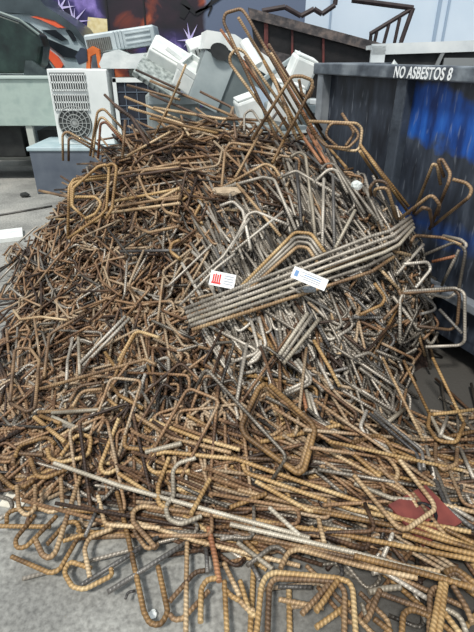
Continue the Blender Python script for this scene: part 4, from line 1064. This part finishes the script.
('L',[(-10,330),(90,296),(130,318),(172,390),(240,474)],'o','ochre bent bar over the lower right slope',.0115,.06),
('L',[(0,310),(140,390),(176,440),(165,474)],'b','brown bar curving down lower right slope',.0115,.05),
('L',[(0,374),(104,462)],'o','ochre bar over the lower right slope',.0115,.05),
('L',[(360,305),(474,282)],'o','ochre bar reaching the right edge',.011,.05),
# lower left loose bars on concrete
('V',[(236,14),(165,238),(146,256),(126,246),(104,200)],'b','thick grey-brown ribbed J hook on the concrete at lower left',.0125,.02),
('V',[(34,250),(150,300),(176,290),(240,178),(226,146),(196,150),(140,214)],'o','wide brown loop lying flat on the concrete at lower left',.0105,.012),
('V',[(168,130),(78,222),(50,226),(44,200),(104,128)],'o','narrow ochre U bar crossing the wide loop',.0105,.025),
('V',[(-4,160),(150,162)],'o','ochre bar end lying level at left edge',.0105,.014),
('V',[(-6,72),(28,80),(40,104),(12,132),(-6,140)],'g','grey hook curling at left edge of concrete',.0105,.012),
('V',[(20,150),(20,120),(60,108),(160,112),(300,118)],'o','ochre bar running level above the narrow U bar',.0105,.02),
('V',[(270,286),(206,264),(188,296),(214,340),(250,348),(332,306),(328,285)],'o','ochre loop on the concrete beside the grey long bars',.0105,.014),
('V',[(332,168),(262,195),(250,230),(266,312)],'b','brown hooked bar above the ochre loop',.0105,.02),
('V',[(236,338),(474,188)],'k','upper dark long bar lying across concrete',.0105,.014),
('V',[(318,356),(474,258),(560,204)],'k','lower dark long bar lying across concrete',.011,.014),
('X',[(117,492),(127,532),(144,612),(150,624),(161,625),(168,612),(158,566)],'o','big ochre J hook lying on concrete at bottom left',.0115,.014),
('V',[(386,128),(404,104),(474,112)],'o','ochre bent bar right of the ochre J shank',.0105,.02),
('V',[(394,142),(400,180),(436,230),(470,214)],'b','brown hook near the dark long bars',.0105,.02),
('V',[(290,70),(302,118),(310,156),(474,166)],'b','brown bent bar at top of bare concrete',.0105,.03),
('V',[(186,205),(240,188),(328,172)],'o','thin ochre bar right of the wide brown loop',.0095,.014),
('V',[(50,40),(56,110),(78,130),(104,112),(104,40)],'b','brown U bar hanging at lower left foot',.0105,.04),
('V',[(180,20),(186,108),(150,120),(100,100)],'b','brown bar bent at lower left foot',.0105,.03),
('V',[(252,190),(296,92)],'k','short dark bar rising at lower left',.0095,.03),
('P',[(196,282),(282,182),(304,164),(342,160)],'b','brown arched bar at bottom middle left',.0105,.02),
('P',[(196,332),(214,356),(250,350),(350,240)],'b','brown hook bottom beside the ochre J',.0105,.014),
('P',[(265,48),(262,200),(260,430)],'b','straight brown bar pointing down to bottom edge',.0105,.02),
('P',[(318,365),(320,235),(342,195),(388,190)],'o','ochre short hook pointing down at bottom middle',.0115,.03),
('P',[(412,200),(424,430)],'o','ochre bar pointing down right of the short hook',.0105,.02),
('P',[(350,-10),(376,110),(392,204)],'r','rusty bar with dark lower end at bottom middle',.013,.03),
('P',[(366,100),(382,190)],'k','dark flat bar beside the rusty bar at bottom middle',.011,.02),
('P',[(410,130),(474,262)],'b','brown bar sloping right at bottom middle',.0105,.02),
('P',[(408,225),(440,262),(474,280)],'o','short ochre bent bar at bottom middle',.0105,.014),
('P',[(340,70),(346,170)],'k','dark upright bar at bottom middle',.0095,.03),
('P',[(22,272),(30,246),(62,240)],'k','small dark wire stub on concrete at bottom left',.006,.01),
# bottom right
('N',[(64,380),(84,185),(102,142),(140,128),(380,150),(432,165),(446,200),(458,380)],'o','outer big U bar opening towards viewer at bottom',.0115,.06),
('N',[(108,380),(116,180),(136,152),(300,158),(384,166),(414,200),(412,380)],'b','inner big U bar opening towards viewer at bottom',.0115,.055),
('N',[(244,292),(352,176)],'b','brown bar end pointing down left inside the big U',.0115,.06),
('N',[(300,282),(388,158)],'o','ochre bar end pointing down left inside the big U',.0115,.065),
('N',[(300,346),(380,290),(434,246)],'o','lowest ochre bar end inside the big U',.0115,.03),
('N',[(150,184),(284,186)],'k','dark level bar seen through the big U',.009,.014),
('N',[(152,234),(330,268)],'b','brown bar on floor seen through the big U',.0105,.014),
('N',[(160,112),(190,48),(230,36),(474,102),(700,150)],'b','brown ribbed bar with hook above the big U',.0115,.05),
('N',[(28,102),(120,30),(150,26),(180,50)],'g','grey hook left of the big U',.0105,.04),
('N',[(-10,10),(130,116)],'l','pale bar sloping to the corner of the big U',.0105,.04),
('N',[(0,160),(40,290),(66,300)],'o','ochre bent bar left of the big U legs',.0105,.02),
('N',[(0,240),(30,275),(60,280)],'b','short brown bar left of the big U legs',.0105,.02),
('N',[(46,98),(80,160)],'k','dark short bar at the corner of the big U',.0095,.03),
('O',[(188,380),(194,292),(220,275),(250,280),(300,302)],'o','ochre hook pointing down at lower right',.0115,.06),
('O',[(346,170),(306,380)],'o','left one of two ribbed bars pointing at viewer',.0125,.07),
('O',[(362,170),(334,380)],'o','right one of two ribbed bars pointing at viewer',.0125,.07),
('O',[(298,380),(300,212),(320,186),(348,200)],'b','brown hook left of the two ribbed bars',.0115,.05),
('O',[(362,126),(398,110),(440,140),(490,180)],'o','ochre hook right of the two ribbed bars',.0115,.07),
('O',[(370,140),(404,124),(474,200)],'b','brown hook nested below the ochre hook',.0115,.06),
('O',[(358,270),(420,302),(448,380)],'l','pale bent bar at the lower right corner',.011,.04),
('O',[(58,206),(120,192),(186,186)],'l','short pale pipe on the dark floor at lower right',.013,.03),
('O',[(72,132),(110,120),(290,232)],'g','grey bent bar over the dark floor at lower right',.0105,.04),
('O',[(104,196),(60,300),(44,320)],'b','brown bar bending down under grey bar',.0115,.04),
('O',[(78,310),(150,366)],'o','ochre bar end at lower right floor',.0115,.03),
('O',[(96,208),(300,282)],'b','brown ribbed bar behind the ochre hook',.0115,.03),
('O',[(390,180),(440,260),(470,330)],'b','brown ribbed bar bending down at right corner',.0115,.06),
('O',[(350,280),(420,370)],'o','ochre bar end at the bottom right corner',.0115,.05),
('O',[(30,250),(48,300)],'l','thin pale bar end at lower right floor',.009,.03),
]
for t in T:
    cr, pts, m_, lab, r = t[:5]; lf = t[5] if len(t) > 5 else .02
    bar(cr, pts, m_, lab, r*1.0, lf)
# the tagged bundle: six bars, their right ends cranked upwards
ordn = ['topmost', 'second', 'third', 'fourth', 'fifth', 'lowest']
for k in range(6):
    pts = [(184+1.5*k, 309+4.2*k), (372+4*k, 236+5.5*k), (390+3*k, 231+4.6*k), (411+1*k, 217+3.4*k)]
    if k >= 4: pts = [(184+1.5*k, 309+4.2*k), (352+4*k, 244+5.5*k), (384+2*k, 254+3*(k-4))]
    bar('X', pts, 'ggglgb'[k], ordn[k]+' bar of the six-bar grey bundle carrying the two paper tags', .0125, .10 - .006*k, .05)

# ---- paper tags, torn scrap
def tag_obj(name, quad, Y0, m, label):
    W3 = [atY(x, y, Y0+dy) for x, y, dy in quad]
    c = sum(W3)/4; n_ = np.cross(W3[1]-W3[0], W3[3]-W3[0]); n_ /= np.linalg.norm(n_)
    ex = W3[1]-W3[0]; wd_ = np.linalg.norm(ex); ex /= wd_; ey = W3[3]-W3[0]; ey -= (ey@ex)*ex; hd_ = np.linalg.norm(ey); ey /= hd_
    nz = np.cross(ex, ey)
    if nz@(np.array([0,0,CAMH])-c) < 0: nz = -nz; 
    M = Matrix(((ex[0],-ey[0],nz[0],c[0]),(ex[1],-ey[1],nz[1],c[1]),(ex[2],-ey[2],nz[2],c[2]),(0,0,0,1)))
    o = bpy.data.objects.new(name, None); COL.objects.link(o); o.matrix_world = M
    tag(o, label, 'tag'); card = MB().box((0,0,0), (wd_,hd_,.002)).build('card', m, o); return o, wd_, hd_
paper = mat('tag_paper', [(222,224,222),(236,238,236)], 12, .7)
redm = mat('tag_red', [(190,44,44),(206,60,56)], 9, .6); txt = mat('tag_print', [(160,166,174)], rough=.7); blu = mat('tag_blue_print', [(110,146,190)], rough=.7); wire = mat('tie_wire', [(70,66,62),(110,104,98)], 9, .4, .5)
yb = hit(300, 285)[1] - .12
o, w_, h_ = tag_obj('paper_tag', [(295,266,.04),(329,280,.0),(324,291,-.02),(290,277,.02)], yb-.06, paper, 'white paper tag with faint printed lines lying across tagged bundle')
for k in range(4): MB().box((w_*(.02+.05*(k%2)), h_*(.28-.17*k), .0016), (w_*(.6-.12*(k%2)), h_*.06, .001)).build('printed_line', txt if k != 1 else blu, o)
MB().box((-w_*.38, 0, .0016), (w_*.1,h_*.5,.001)).build('printed_mark', blu, o)
MB().rod((-w_*.45,h_*.1,0), (-w_*.62,h_*.5,-.03), .002, 6).build('tie', wire, o)
yr = hit(225, 280)[1] - .07
o, w_, h_ = tag_obj('paper_tag', [(212,270,.03),(237,275,.0),(233,290,-.02),(208,284,.0)], yr-.02, paper, 'white paper tag with red striped emblem left of tagged bundle')
for k in range(4): MB().box((-w_*.36+w_*.085*k, -h_*.02+h_*.05*(k%2), .0016), (w_*.06, h_*.62, .001)).build('red_stripe', redm, o)
MB().box((-w_*.23, -h_*.3, .0017), (w_*.38, h_*.12, .001)).build('red_stripe', redm, o)
for k in range(4): MB().box((w_*.24, h_*(.3-.18*k), .0016), (w_*.36, h_*.07, .001)).build('printed_line', txt, o)
MB().rod((w_*.4,-h_*.3,0), (w_*.62,-h_*.7,-.03), .002, 6).build('tie', wire, o)
q = hit(309, 292, .10); crumple('plastic_film', tuple(q), (.07,.05,.04), mat('grey_film', [(120,126,130),(176,182,184)], 30, .3, 0, .6), 'crumpled grey plastic film below the white tag', 'film', 14, 2)
q = hit(228, 195, .02); crumple('torn_packing', tuple(q), (.2,.1,.06), mat('torn_board', [(150,132,108),(190,172,146)], 16, .8, 0, .4), 'torn pale brown packing piece caught in the bars above the stack', 'packing', 21, 2)
q = hit(356, 190, .03); crumple('packing_knot', tuple(q), (.07,.06,.06), film, 'small pale scrap knot among bars on the right shoulder', 'scrap', 23, 2)
